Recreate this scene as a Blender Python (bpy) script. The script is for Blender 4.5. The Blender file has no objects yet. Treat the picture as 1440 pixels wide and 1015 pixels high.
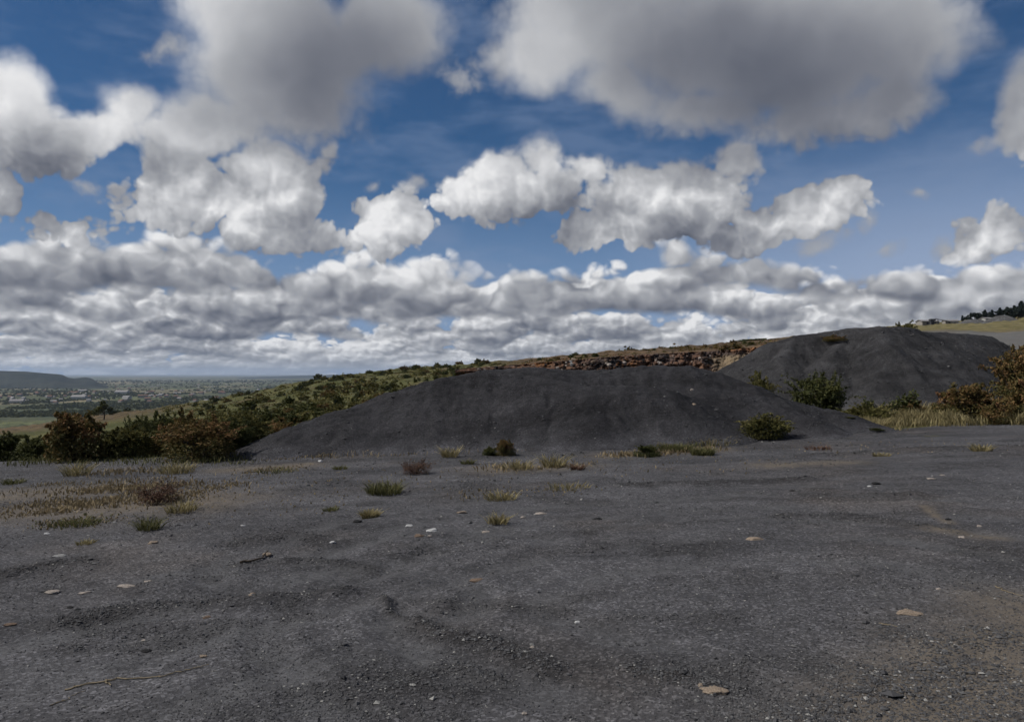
import bpy, math, random
import numpy as np
from mathutils import Vector, Matrix

random.seed(7)
S = bpy.context.scene
COL = S.collection
F = 1088.0            # focal length in pixels of the 1440 px wide photograph
HOR = 525.0           # row of the eye-level horizon
EYE = 1.6
PITCH = math.atan((HOR - 507.5) / F)

# ------------------------------------------------------------------ camera
cd = bpy.data.cameras.new('camera')
cd.sensor_fit = 'HORIZONTAL'
cd.sensor_width = 36.0
cd.lens = F / 1440.0 * 36.0
cd.clip_start = 0.05
cd.clip_end = 120000.0
cam = bpy.data.objects.new('camera', cd)
cam.location = (0, 0, EYE)
cam.rotation_euler = (math.radians(90) + PITCH, 0, 0)
COL.objects.link(cam)
S.camera = cam

def pix_dir(px, py):
    """world direction of a pixel of the photograph"""
    v = Vector(((px - 720.0) / F, 1.0, (507.5 - py) / F))
    c, s = math.cos(PITCH), math.sin(PITCH)
    return Vector((v.x, v.y * c - v.z * s, v.y * s + v.z * c))

def az_el(px, py):
    d = pix_dir(px, py)
    return math.atan2(d.x, d.y), math.atan2(d.z, math.hypot(d.x, d.y))

# ------------------------------------------------------------------ node helper
class NB:
    def __init__(self, nt):
        self.nt = nt
    def node(self, t, **kw):
        n = self.nt.nodes.new(t)
        for k, v in kw.items():
            setattr(n, k, v)
        return n
    def put(self, sock, v):
        if v is None:
            return
        if isinstance(v, bpy.types.NodeSocket):
            self.nt.links.new(v, sock)
        else:
            sock.default_value = v
    def m(self, op, a, b=None, c=None, clamp=False):
        n = self.node('ShaderNodeMath', operation=op, use_clamp=clamp)
        for i, v in enumerate((a, b, c)):
            if v is not None:
                self.put(n.inputs[i], v)
        return n.outputs[0]
    def add(self, a, b): return self.m('ADD', a, b)
    def sub(self, a, b): return self.m('SUBTRACT', a, b)
    def mul(self, a, b): return self.m('MULTIPLY', a, b)
    def mad(self, a, b, c): return self.m('MULTIPLY_ADD', a, b, c)
    def vm(self, op, a, b=None, scale=None):
        n = self.node('ShaderNodeVectorMath', operation=op)
        self.put(n.inputs[0], a)
        if b is not None: self.put(n.inputs[1], b)
        if scale is not None: self.put(n.inputs['Scale'], scale)
        return n.outputs['Value'] if op in ('LENGTH', 'DISTANCE', 'DOT_PRODUCT') else n.outputs[0]
    def sep(self, v):
        n = self.node('ShaderNodeSeparateXYZ'); self.put(n.inputs[0], v); return n.outputs
    def comb(self, x, y, z=0.0):
        n = self.node('ShaderNodeCombineXYZ')
        for i, v in enumerate((x, y, z)): self.put(n.inputs[i], v)
        return n.outputs[0]
    def ss(self, x, a, b, lo=0.0, hi=1.0, smooth=True):
        n = self.node('ShaderNodeMapRange', interpolation_type='SMOOTHSTEP' if smooth else 'LINEAR')
        for i, v in enumerate((x, a, b, lo, hi)): self.put(n.inputs[i], v)
        return n.outputs[0]
    def noise(self, vec, scale, detail=4.0, rough=0.5, lac=2.0, dist=0.0, dim='3D', col=False):
        n = self.node('ShaderNodeTexNoise', noise_dimensions=dim)
        self.put(n.inputs['Vector'], vec)
        for k, v in (('Scale', scale), ('Detail', detail), ('Roughness', rough), ('Lacunarity', lac), ('Distortion', dist)):
            self.put(n.inputs[k], v)
        return n.outputs['Color' if col else 'Fac']
    def voro(self, vec, scale, feature='F1', detail=0.0, rough=0.5, smooth=0.5, dim='3D', out='Distance', rand=1.0):
        n = self.node('ShaderNodeTexVoronoi', feature=feature, voronoi_dimensions=dim)
        self.put(n.inputs['Vector'], vec)
        self.put(n.inputs['Scale'], scale)
        if 'Detail' in n.inputs: self.put(n.inputs['Detail'], detail)
        if 'Roughness' in n.inputs: self.put(n.inputs['Roughness'], rough)
        if feature == 'SMOOTH_F1': self.put(n.inputs['Smoothness'], smooth)
        self.put(n.inputs['Randomness'], rand)
        return n.outputs[out]
    def mix(self, f, a, b, blend='MIX'):
        n = self.node('ShaderNodeMix', data_type='RGBA', blend_type=blend)
        self.put(n.inputs[0], f)
        self.put(n.inputs[6], a); self.put(n.inputs[7], b)
        return n.outputs[2]
    def lerp(self, f, a, b):
        n = self.node('ShaderNodeMix', data_type='FLOAT')
        self.put(n.inputs[0], f); self.put(n.inputs[2], a); self.put(n.inputs[3], b)
        return n.outputs[0]
    def attr(self, name, out='Fac'):
        n = self.node('ShaderNodeAttribute', attribute_name=name); return n.outputs[out]

def rgb(r, g, b): return (r, g, b, 1.0)
def s2l(*c):      # 8-bit picture value to scene linear
    o = []
    for v in c:
        v /= 255.0
        o.append(v / 12.92 if v <= 0.04045 else ((v + 0.055) / 1.055) ** 2.4)
    return (*o, 1.0)
# ------------------------------------------------------------------ light and sky
SUN_AZ = math.radians(-96)      # left of the view direction, measured from +Y towards +X
SUN_EL = math.radians(47)
sl = bpy.data.lights.new('sun', 'SUN')
sl.energy = 4.2
sl.angle = math.radians(2.5)
sl.color = (1.0, 0.95, 0.87)
so = bpy.data.objects.new('sun', sl)
sd = Vector((math.sin(SUN_AZ) * math.cos(SUN_EL), math.cos(SUN_AZ) * math.cos(SUN_EL), math.sin(SUN_EL)))
so.rotation_euler = (-sd).to_track_quat('-Z', 'Y').to_euler()
so.location = (-20, 10, 30)
COL.objects.link(so)

W = bpy.data.worlds.new('World')
S.world = W
W.use_nodes = True
W.node_tree.nodes.clear()
W.cycles.sampling_method = 'NONE'
b = NB(W.node_tree)
STR = 0.1
out = b.node('ShaderNodeOutputWorld')
sky = b.node('ShaderNodeTexSky', sky_type='NISHITA')
sky.sun_disc = False
sky.sun_elevation = SUN_EL
sky.sun_rotation = SUN_AZ
sky.altitude = 1500
sky.air_density = 1.0
sky.dust_density = 0.4
sky.ozone_density = 2.0

tc = b.node('ShaderNodeTexCoord')
dirv = b.vm('NORMALIZE', tc.outputs['Generated'])
dx, dy, dz = b.sep(dirv)[:3]
az = b.m('ARCTAN2', dx, dy)
el = b.m('ARCSINE', dz)
P0 = b.comb(az, el, 0.0)

def px2(px, py): return az_el(px, py)

# (x, y, half width, half height, tilt in degrees, size offset) of the cloud masses
BLOBS = [
 # great soft cloud, upper left
 (410, 85, 150, 112, 0), (345, 15, 110, 60, 0), (535, 45, 100, 70, 0), (300, 175, 95, 42, 5),  (430, 150, 95, 55, 0),
 # cloud at the left border
 (18, 152, 56, 60, 0), (40, 215, 76, 36, 0), (125, 185, 70, 26, 12), (188, 150, 34, 28, 0), (5, 270, 15, 26, 0),
 # cumulus under the great one
 (300, 285, 110, 42, 0), (370, 240, 62, 50, 0), (260, 255, 50, 42, 0), (405, 275, 40, 50, 0), (345, 325, 92, 24, 0), (465, 212, 16, 14, 0), (452, 232, 26, 14, 35),
 # great cloud, upper right
 (860, 20, 190, 90, 0), (1050, 60, 230, 95, 0), (1230, 50, 130, 90, 0), (1140, 115, 140, 60, 0), (990, 150, 130, 42, -6), (1160, 160, 140, 38, 4), (1255, 140, 70, 38, 0), (770, 70, 90, 62, 0), (870, 125, 90, 45, -20),
 
 # cumulus in the middle
 (730, 268, 120, 40, 3), (768, 222, 36, 38, 0), (820, 235, 38, 32, 0), (668, 282, 48, 22, 8), (700, 240, 48, 26, 0),
 (925, 268, 80, 36, 0), (870, 318, 105, 27, 6), (1032, 220, 36, 24, 0), (985, 266, 54, 32, 0), (950, 300, 80, 30, 0),
 (560, 322, 46, 36, 0), (535, 300, 30, 26, 0),
 
 # to the right
 (1120, 305, 82, 24, 14), (1180, 277, 44, 24, 15), (1090, 316, 40, 20, 10, 0.05), 
 (1398, 328, 32, 22, 0), (1370, 348, 34, 12, 10, 0.08), (1440, 150, 26, 54, 0), 
 (88, 322, 36, 19, 10),
]

# thin shreds of cloud in the blue
WISPS = [(525, 262, 26, 13, 18), (582, 257, 28, 26, 0), (1219, 308, 18, 32, -20), (1292, 272, 26, 14, -10), (1326, 345, 24, 24, 40), (1240, 352, 40, 14, 10),
         (655, 108, 52, 46, 20), (700, 85, 50, 45, 0), (235, 68, 52, 24, 20), (1405, 196, 46, 18, 20), (1150, 345, 60, 22, 20), (470, 205, 20, 16, 30), (120, 265, 60, 18, -8), (1055, 230, 50, 26, 10)]
def wisp_field(p):
    acc = None
    for (x, y, a, h, t) in WISPS:
        u, v = px2(x, y)
        c_, s_ = math.cos(math.radians(t)), math.sin(math.radians(t))
        q = b.vm('SUBTRACT', p, (u, v, 0))
        l = b.vm('LENGTH', b.comb(b.vm('DOT_PRODUCT', q, (c_ / a * F, s_ / a * F, 0)), b.vm('DOT_PRODUCT', q, (-s_ / h * F, c_ / h * F, 0))))
        acc = l if acc is None else b.m('MINIMUM', acc, l)
    return b.m('MAXIMUM', b.sub(1.0, acc), 0.0)

def blob_field(p):
    acc = None
    for (x, y, a, h, t, *weak) in BLOBS:
        u, v = px2(x, y)
        w = min(1.0, 0.30 + min(a, h) / 120.0)
        a, h = a * 0.96 / F, h * 0.96 / F
        if t == 0:
            n = b.node('ShaderNodeVectorMath', operation='MULTIPLY_ADD')
            b.put(n.inputs[0], p); n.inputs[1].default_value = (1 / a, 1 / h, 0); n.inputs[2].default_value = (-u / a, -v / h, 0)
            l = b.vm('LENGTH', n.outputs[0])
        else:
            c_, s_ = math.cos(math.radians(t)), math.sin(math.radians(t))
            q = b.vm('SUBTRACT', p, (u, v, 0))
            l = b.vm('LENGTH', b.comb(b.vm('DOT_PRODUCT', q, (c_ / a, s_ / a, 0)), b.vm('DOT_PRODUCT', q, (-s_ / h, c_ / h, 0))))
        l = b.mad(l, w, (weak[0] if weak else 0.0) - w)
        acc = l if acc is None else b.m('SMOOTH_MIN', acc, l, 0.13)
    return b.mul(acc, -1.0)        # > 0 inside

def heaps(p, scales):
    """rounded heaps, as on a cumulus top: one bump per cell"""
    acc = None
    for sc, amp in scales:
        d = b.voro(b.vm('ADD', p, (sc * 0.37, sc * 0.11, 0)), sc, 'F1', 0.0, dim='2D')
        t = b.mad(b.mul(d, d), -1.25 * amp, 0.5 * amp)
        acc = t if acc is None else b.add(acc, t)
    return acc

def bright(c, l):
    """a background of colour c scaled to the strength used for the sky"""
    n = b.node('ShaderNodeBackground')
    b.put(n.inputs['Color'], c); n.inputs['Strength'].default_value = STR
    return n.outputs[0]

def mixs(f, s0, s1):
    n = b.node('ShaderNodeMixShader')
    b.put(n.inputs[0], f); b.nt.links.new(s0, n.inputs[1]); b.nt.links.new(s1, n.inputs[2])
    return n.outputs[0]

def cloud_col(l):
    r = b.node('ShaderNodeValToRGB')
    b.put(r.inputs[0], l)
    e = r.color_ramp.elements
    stops = [(0.0, s2l(84, 89, 102)), (0.3, s2l(120, 123, 132)), (0.6, s2l(163, 165, 170)), (0.82, s2l(203, 204, 207)), (1.0, s2l(236, 236, 237))]
    e[0].position, e[0].color = stops[0]
    e[1].position, e[1].color = stops[-1]
    for p_, c_ in stops[1:-1]:
        q = e.new(p_); q.color = c_
    return bright(b.vm('SCALE', r.outputs[0], scale=1.0 / STR), 0)

def lin(c): return tuple(v / STR for v in s2l(*c)[:3]) + (1,)

# ---- clear sky with a thin veil
skyc = b.vm('MULTIPLY', sky.outputs[0], (0.25, 0.42, 0.56))
hz = b.ss(el, 0.0, 0.28)
col = b.mix(b.mul(b.sub(1.0, hz), 0.85), skyc, lin((132, 154, 190)))
veil = b.mul(b.ss(b.noise(b.comb(b.mul(az, 3.0), b.mul(el, 9.0)), 2.2, 5.0, 0.55, dim='2D'), 0.40, 0.75), 0.35)
col = b.mix(b.mul(b.mul(b.ss(az, 0.05, 0.50), b.ss(el, 0.32, 0.08)), 0.72), col, lin((158, 172, 198)))
clear = bright(b.mix(veil, col, lin((126, 144, 174))), 0)

# ---- banks of cumulus towards the horizon: each with flat dark bases and heaped bright tops
def bank(seed, row_base, row_top, scx, scy, cover, det, con, right=0.0, lift=0.0):
    e0 = az_el(720, row_base)[1]; e1 = az_el(720, row_top)[1]
    H = e1 - e0
    q = b.comb(b.mad(az, scx, seed), b.mad(el, scy, seed * 1.3))
    low = b.noise(q, 0.45, 1.0, 0.5, dim='2D')                    # where the bank is thick
    h = b.mad(b.sub(b.noise(b.comb(b.mul(az, scx), seed), 0.6, 1.0, 0.5, dim='2D'), 0.5), 0.7, b.mul(b.sub(el, e0), 1.0 / H))
    wv = b.vm('SCALE', b.vm('SUBTRACT', b.noise(q, 2.2, 2.0, 0.5, col=True, dim='2D'), (0.5, 0.5, 0.5)), scale=0.22)
    q2 = b.vm('ADD', q, wv)
    def nz(p):
        return b.add(b.mul(b.sub(b.noise(p, 0.8, det, 0.55, dim='2D'), 0.5), 1.25), heaps(p, [(1.35, 0.58), (3.1, 0.36), (7.0, 0.18)]))
    n0 = nz(q2)
    n1 = nz(b.vm('ADD', q2, (-0.08, 0.15, 0)))
    d = b.add(b.mul(n0, 0.85), b.mad(b.sub(low, 0.5), 1.7, b.mad(b.ss(az, 0.12, 0.45), right, cover)))
    d = b.sub(d, b.mul(b.m('MAXIMUM', b.sub(h, 0.25), 0.0), 1.25))
    a = b.mul(b.ss(d, 0.02, 0.26), b.ss(b.mad(n0, 0.16, h), -0.02, 0.16))
    l = b.add(b.mad(b.ss(h, 0.0, 0.7), 0.56, 0.27 + lift), b.mul(b.sub(n0, n1), 0.88))
    l = b.add(l, b.mul(b.sub(low, 0.5), -0.4))
    l = b.add(l, b.mul(b.sub(b.noise(q, 0.30, 1.0, 0.5, dim='2D'), 0.5), 0.55))
    l = b.lerp(con, 0.64, l)
    return a, cloud_col(l)

low_sky = clear
for args in [
    (11.0, 575, 505, 36.0, 105.0, 0.90, 3.0, 0.40, 0.0, 0.42),
    (23.0, 526, 484, 28.0, 64.0, 0.60, 3.0, 0.58, 0.0, 0.22),
    (31.0, 508, 456, 20.0, 37.0, 0.56, 3.0, 0.80, 0.0, 0.12),
    (37.0, 482, 418, 15.0, 23.0, 0.54, 3.0, 1.0, 0.0, 0.08),
    (43.0, 456, 376, 11.0, 14.5, 0.52, 4.0, 1.0, -0.10, 0.06),
    (53.0, 430, 330, 8.3, 10.0, 0.47, 4.0, 1.0, -0.26, 0.04),
]:
    a, sh = bank(*args)
    low_sky = mixs(a, low_sky, sh)
behind = mixs(b.m('LESS_THAN', el, 0.235), clear, low_sky)

# ---- the single great clouds and the cumulus under them
hi = b.ss(el, 0.20, 0.34)                     # the near clouds high up are soft
wn = b.noise(P0, 15.0, 3.0, 0.5, col=True, dim='2D')
warp = b.vm('SCALE', b.vm('SUBTRACT', wn, (0.5, 0.5, 0.5)), scale=0.022)
Pw = b.vm('ADD', P0, warp)
L1 = (-0.006, 0.013, 0)
L2 = (-0.030, 0.060, 0)
def cloud_noise(p, det):
    return b.add(b.mul(b.sub(b.noise(p, 8.0, det, 0.52, dim='2D'), 0.5), 1.25), b.mul(heaps(p, [(15.0, 0.46), (32.0, 0.38), (68.0, 0.25), (145.0, 0.12)]), b.lerp(hi, 1.0, 0.45)))
B0 = blob_field(Pw)
B2 = blob_field(b.vm('ADD', Pw, L2))
N0 = cloud_noise(Pw, 5.0)
N1 = cloud_noise(b.vm('ADD', Pw, L1), 3.0)
namp = b.lerp(hi, 0.74, 0.52)
D0 = b.mad(N0, namp, b.sub(B0, 0.02))
A = b.ss(D0, b.lerp(hi, 0.0, -0.10), b.lerp(hi, 0.13, 0.46))
A = b.mul(A, b.ss(el, 0.10, 0.13))
relief = b.mul(b.sub(N0, N1), b.lerp(hi, 0.52, 0.13))
bulk = b.mul(b.sub(B0, B2), b.lerp(hi, 0.52, 0.19))
thick = b.ss(D0, 0.05, 1.1)
lum = b.add(b.add(b.lerp(hi, 0.62, 0.58), relief), bulk)
lum = b.sub(lum, b.mul(thick, b.lerp(hi, 0.10, 0.22)))
lum = b.add(lum, b.mul(b.sub(b.noise(P0, 3.4, 2.0, 0.5, dim='2D'), 0.5), 0.55))
for (x_, y_, r_, amt) in [(790, 95, 110, 0.30), (1040, 120, 150, -0.24), (500, 90, 110, -0.20), (1180, 150, 90, -0.10), (30, 120, 70, 0.22), (310, 60, 90, 0.16), (345, 245, 80, 0.16),
                          (768, 215, 70, 0.14), (640, 300, 90, -0.10), (760, 292, 80, -0.22), (860, 335, 60, 0.10), (1120, 320, 60, -0.15), (60, 235, 60, -0.22), (330, 185, 70, -0.16), (1060, 220, 45, 0.10), (1405, 335, 60, -0.30), (950, 290, 70, -0.14), (1440, 170, 60, -0.15)]:
    u_, v_ = px2(x_, y_)
    q_ = b.vm('DISTANCE', P0, (u_, v_, 0))
    lum = b.add(lum, b.mul(b.ss(q_, 0.0, 1.5 * r_ / F, 1.0, 0.0), amt))
wf = wisp_field(Pw)
wa_ = b.mul(b.ss(b.add(wf, b.mul(b.sub(b.noise(Pw, 26.0, 6.0, 0.6, dim='2D'), 0.5), 1.7)), 0.28, 1.1), b.ss(wf, 0.0, 0.35))
behind = mixs(b.mul(wa_, 0.85), behind, cloud_col(b.mad(wf, 0.18, 0.42)))
front = mixs(A, behind, cloud_col(lum))

# ---- the rest of the sky, beside and behind the view: broken cloud of the same kind
pl = b.vm('SCALE', dirv, scale=b.m('DIVIDE', 1.0, b.m('MAXIMUM', dz, 0.12)))
rn = b.noise(pl, 1.1, 4.0, 0.55, dim='2D')
rest = mixs(b.mul(b.ss(rn, 0.42, 0.60), b.ss(el, 0.0, 0.1)), bright(col, 0), cloud_col(b.mad(rn, -1.2, 1.15)))
rest = mixs(b.m('GREATER_THAN', el, -0.03), bright(lin((110, 118, 128)), 0), rest)
inside = b.mul(b.mul(b.m('LESS_THAN', b.m('ABSOLUTE', az), 1.0), b.m('LESS_THAN', el, 0.75)), b.m('GREATER_THAN', el, -0.03))
b.nt.links.new(mixs(inside, rest, front), out.inputs[0])

S.view_settings.view_transform = 'Standard'
S.view_settings.look = 'None'
S.view_settings.exposure = 0.0
S.view_settings.gamma = 1.0
S.render.film_transparent = False
S.cycles.use_denoising = True
S.cycles.use_adaptive_sampling = True
S.cycles.adaptive_threshold = 0.02
S.cycles.adaptive_min_samples = 12
S.cycles.max_bounces = 5
S.cycles.diffuse_bounces = 2
S.cycles.glossy_bounces = 2
S.cycles.transmission_bounces = 3
S.cycles.transparent_max_bounces = 8
# ------------------------------------------------------------------ numpy noise
RNG = np.random.RandomState(11)
_perm = RNG.permutation(4096)
_g = RNG.uniform(0, 2 * math.pi, 4096)
_gx, _gy = np.cos(_g), np.sin(_g)

def _hash(i, j):
    return _perm[(_perm[i & 4095] + j) & 4095]

def gnoise(x, y):
    x = np.asarray(x, float); y = np.asarray(y, float)
    xi = np.floor(x).astype(np.int64); yi = np.floor(y).astype(np.int64)
    fx, fy = x - xi, y - yi
    u = fx * fx * fx * (fx * (fx * 6 - 15) + 10); v = fy * fy * fy * (fy * (fy * 6 - 15) + 10)
    def gr(a, c, dx_, dy_):
        h = _hash(xi + a, yi + c)
        return _gx[h] * dx_ + _gy[h] * dy_
    n00 = gr(0, 0, fx, fy); n10 = gr(1, 0, fx - 1, fy)
    n01 = gr(0, 1, fx, fy - 1); n11 = gr(1, 1, fx - 1, fy - 1)
    return (n00 * (1 - u) + n10 * u) * (1 - v) + (n01 * (1 - u) + n11 * u) * v

def fbm(x, y, octv=4, gain=0.5, lac=2.03):
    a, s, f = 1.0, 0.0, 1.0
    for k in range(octv):
        s = s + a * gnoise(x * f + 17.3 * k, y * f - 9.1 * k)
        a *= gain; f *= lac
    return s

def sstep(a, b_, x):
    t = np.clip((x - a) / (b_ - a), 0, 1)
    return t * t * (3 - 2 * t)

# ------------------------------------------------------------------ object helpers
def tag(o, label=None, cat=None, group=None, kind=None):
    if label: o['label'] = label
    if cat: o['category'] = cat
    if group: o['group'] = group
    if kind: o['kind'] = kind
    return o

def empty(name, loc):
    o = bpy.data.objects.new(name, None)
    o.empty_display_size = 0.2
    o.location = loc
    COL.objects.link(o)
    return o

def mesh_np(name, verts, faces, mat=None, attrs=None, smooth=False):
    """faces: (n, k) array, k = 3 or 4"""
    me = bpy.data.meshes.new(name)
    verts = np.asarray(verts, np.float32); faces = np.asarray(faces, np.int32)
    n, k = faces.shape
    me.vertices.add(len(verts)); me.vertices.foreach_set('co', verts.ravel())
    me.loops.add(n * k); me.loops.foreach_set('vertex_index', faces.ravel())
    me.polygons.add(n)
    me.polygons.foreach_set('loop_start', np.arange(0, n * k, k, dtype=np.int32))
    me.polygons.foreach_set('use_smooth', np.full(n, smooth))
    for an, av in (attrs or {}).items():
        at = me.attributes.new(an, 'FLOAT', 'POINT')
        at.data.foreach_set('value', np.asarray(av, np.float32))
    me.update(calc_edges=True)
    if mat: me.materials.append(mat)
    return me

def obj(name, me, parent=None, loc=None):
    o = bpy.data.objects.new(name, me)
    COL.objects.link(o)
    if parent is not None: o.parent = parent
    if loc is not None: o.location = loc
    return o

def grid_faces(nr, nc):
    i = np.arange(nr - 1)[:, None] * nc + np.arange(nc - 1)[None, :]
    i = i.ravel()
    return np.stack([i, i + 1, i + nc + 1, i + nc], 1)

class Soup:
    """collects vertices and faces of one part"""
    def __init__(self): self.v = []; self.f = []; self.n = 0; self.t = []
    def addm(self, v, f, t=0.5):
        v = np.asarray(v, float)
        self.v.append(v); self.f.append(np.asarray(f) + self.n); self.n += len(v)
        self.t.append(np.full(len(v), t) if np.isscalar(t) else np.asarray(t))
    def tube(self, pts, rad, k=6, t=0.5):
        pts = np.asarray(pts, float); rad = np.broadcast_to(rad, len(pts))
        tan = np.gradient(pts, axis=0); tan /= np.linalg.norm(tan, axis=1)[:, None] + 1e-9
        ref = np.array([0.31, 0.95, 0.1])
        s = np.cross(tan, ref); s /= np.linalg.norm(s, axis=1)[:, None] + 1e-9
        c = np.cross(tan, s)
        a = np.linspace(0, 2 * math.pi, k, endpoint=False)
        v = pts[:, None] + rad[:, None, None] * (np.cos(a)[None, :, None] * s[:, None] + np.sin(a)[None, :, None] * c[:, None])
        m = len(pts); f = []
        for r in range(m - 1):
            for q in range(k):
                f.append((r * k + q, r * k + (q + 1) % k, (r + 1) * k + (q + 1) % k, (r + 1) * k + q))
        self.addm(v.reshape(-1, 3), f, t)
    def build(self, name, mat, smooth=False):
        return mesh_np(name, np.concatenate(self.v), np.concatenate(self.f), mat, {'tint': np.concatenate(self.t)}, smooth)

# ------------------------------------------------------------------ materials
def material(name, rough=0.9, spec=0.2):
    m = bpy.data.materials.new(name); m.use_nodes = True
    nb = NB(m.node_tree)
    p = m.node_tree.nodes['Principled BSDF']
    p.inputs['Roughness'].default_value = rough
    p.inputs['Specular IOR Level'].default_value = spec
    return m, nb, p

def bump(nb, p, height, strength=0.5, dist=0.02):
    n = nb.node('ShaderNodeBump')
    n.inputs['Strength'].default_value = strength; n.inputs['Distance'].default_value = dist
    nb.put(n.inputs['Height'], height)
    nb.nt.links.new(n.outputs[0], p.inputs['Normal'])

def gravel_colour(nb, pos, base, blue=1.07):
    """dark crushed stone: large blotches, middling patches and single grains"""
    n1 = nb.noise(pos, 0.55, 4.0, 0.6)
    n2 = nb.noise(pos, 6.0, 4.0, 0.65)
    g = nb.voro(pos, 60.0, 'F1', out='Color')
    gv = nb.sep(g)[0]
    v = nb.mad(nb.sub(n1, 0.5), 1.0, 1.0)
    v = nb.mul(v, nb.mad(nb.sub(n2, 0.5), 0.9, 1.0))
    n3 = nb.noise(nb.vm('MULTIPLY', pos, (0.30, 1.3, 1.0)), 1.0, 5.0, 0.62, dist=0.6)
    v = nb.mul(v, nb.mad(nb.sub(n3, 0.5), 1.6, 1.0))
    v = nb.mul(v, nb.mad(nb.m('POWER', gv, 3.0), 1.1, 0.70))
    c = nb.vm('SCALE', (base, base * 0.99, base * blue), scale=v)
    return c, n1, n2, gv

# --- the ground
m_ground, nb, p = material('ground_soil', 0.95, 0.12)
geo = nb.node('ShaderNodeNewGeometry')
pos = geo.outputs['Position']
gc, n1, n2, gv = gravel_colour(nb, pos, 0.072)
coarse = nb.attr('coarse'); tan = nb.attr('tan'); pad = nb.attr('pad'); val = nb.attr('valley'); yard = nb.attr('yard')
warm = nb.ss(nb.noise(pos, 0.35, 3.0, 0.6), 0.48, 0.70)
gc = nb.mix(nb.mul(warm, 0.35), gc, nb.vm('MULTIPLY', gc, (1.22, 1.02, 0.80)))
gc = nb.mix(nb.attr('dust'), gc, nb.vm('SCALE', (0.078, 0.078, 0.083), scale=nb.mul(nb.mad(nb.sub(n2, 0.5), 0.9, 1.0), nb.mad(gv, 0.5, 0.75))))
gc = nb.mix(nb.mul(coarse, 0.75), gc, nb.vm('MULTIPLY', gc, (0.42, 0.40, 0.38)))
gc = nb.mix(nb.mul(nb.mul(tan, nb.ss(n2, 0.22, 0.52)), 0.9), gc, rgb(0.125, 0.106, 0.086))
# hillside: olive grass with dry yellow and bare brown patches
h1 = nb.noise(pos, 0.045, 5.0, 0.65); h2 = nb.noise(pos, 0.35, 4.0, 0.65)
hc = nb.mix(nb.ss(h1, 0.36, 0.62), rgb(0.050, 0.056, 0.019), rgb(0.096, 0.091, 0.035))
hc = nb.mix(nb.ss(h2, 0.50, 0.68), hc, rgb(0.032, 0.037, 0.015))
hc = nb.mix(nb.mul(nb.ss(nb.noise(pos, 0.08, 4.0, 0.6), 0.56, 0.68), 0.7), hc, rgb(0.090, 0.066, 0.040))
hc = nb.mix(nb.attr('dry'), hc, nb.mix(nb.ss(nb.noise(pos, 0.16, 6.0, 0.75), 0.40, 0.60), rgb(0.050, 0.034, 0.022), rgb(0.130, 0.088, 0.052)))
# valley: fields, hedges and bare plots
sx = nb.vm('MULTIPLY', pos, (1 / 260.0, 1 / 420.0, 0.0))
sx = nb.vm('ADD', sx, nb.vm('SCALE', nb.noise(pos, 0.002, 2.0, 0.5, col=True), scale=0.5))
fv = nb.sep(nb.voro(sx, 1.0, 'F1', out='Color', dim='2D'))
r = nb.node('ShaderNodeValToRGB'); nb.put(r.inputs[0], fv[0])
e = r.color_ramp.elements; r.color_ramp.interpolation = 'CONSTANT'
e[0].position, e[0].color = 0.0, rgb(0.075, 0.080, 0.042)
e[1].position, e[1].color = 0.86, rgb(0.20, 0.165, 0.10)
for q, c in ((0.28, (0.080, 0.085, 0.042)), (0.46, (0.15, 0.13, 0.08)), (0.60, (0.065, 0.075, 0.040)), (0.74, (0.10, 0.11, 0.05))):
    x_ = e.new(q); x_.color = rgb(*c)
vc = nb.mix(nb.ss(nb.noise(pos, 0.012, 6.0, 0.7), 0.48, 0.60), r.outputs[0], rgb(0.030, 0.042, 0.022))
# grey yard beyond the far pile
yc = nb.vm('SCALE', (0.115, 0.112, 0.108), scale=nb.mad(h2, 0.6, 0.7))
hc = nb.mix(nb.attr('straw'), hc, nb.mix(nb.ss(h2, 0.4, 0.6), rgb(0.105, 0.092, 0.042), rgb(0.165, 0.142, 0.070)))
c = nb.mix(val, hc, vc)
c = nb.mix(yard, c, yc)
padn = nb.ss(nb.mad(nb.sub(n2, 0.5), 0.5, pad), 0.4, 0.6)
c = nb.mix(padn, c, gc)
nb.nt.links.new(c, p.inputs['Base Color'])
fine = nb.noise(pos, 45.0, 4.0, 0.7)
bump(nb, p, nb.add(nb.mul(fine, 0.6), nb.mul(gv, 0.5)), 0.7, 0.02)

# --- the mounds of dark crushed stone
def stone_pile_material(name, base, blue):
    m, nb, p = material(name, 0.95, 0.1)
    geo = nb.node('ShaderNodeNewGeometry'); pos = geo.outputs['Position']
    c, n1, n2, gv = gravel_colour(nb, pos, base, blue)
    streak = nb.noise(nb.vm('MULTIPLY', pos, (2.6, 0.5, 0.5)), 1.0, 4.0, 0.65)
    c = nb.vm('SCALE', c, scale=nb.mad(nb.sub(streak, 0.5), 1.1, 1.0))
    c = nb.mix(nb.attr('foot'), c, nb.vm('SCALE', c, scale=0.062 / base))
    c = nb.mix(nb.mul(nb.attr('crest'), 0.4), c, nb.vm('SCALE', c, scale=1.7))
    nb.nt.links.new(c, p.inputs['Base Color'])
    bump(nb, p, nb.add(nb.mul(nb.noise(pos, 28.0, 4.0, 0.7), 0.8), nb.mul(gv, 0.4)), 0.6, 0.03)
    return m
m_pile = stone_pile_material('dark_crushed_stone', 0.0262, 1.10)
m_pile_far = stone_pile_material('grey_crushed_stone', 0.033, 1.06)
m_heap = stone_pile_material('pale_crushed_stone', 0.085, 1.0)

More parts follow.
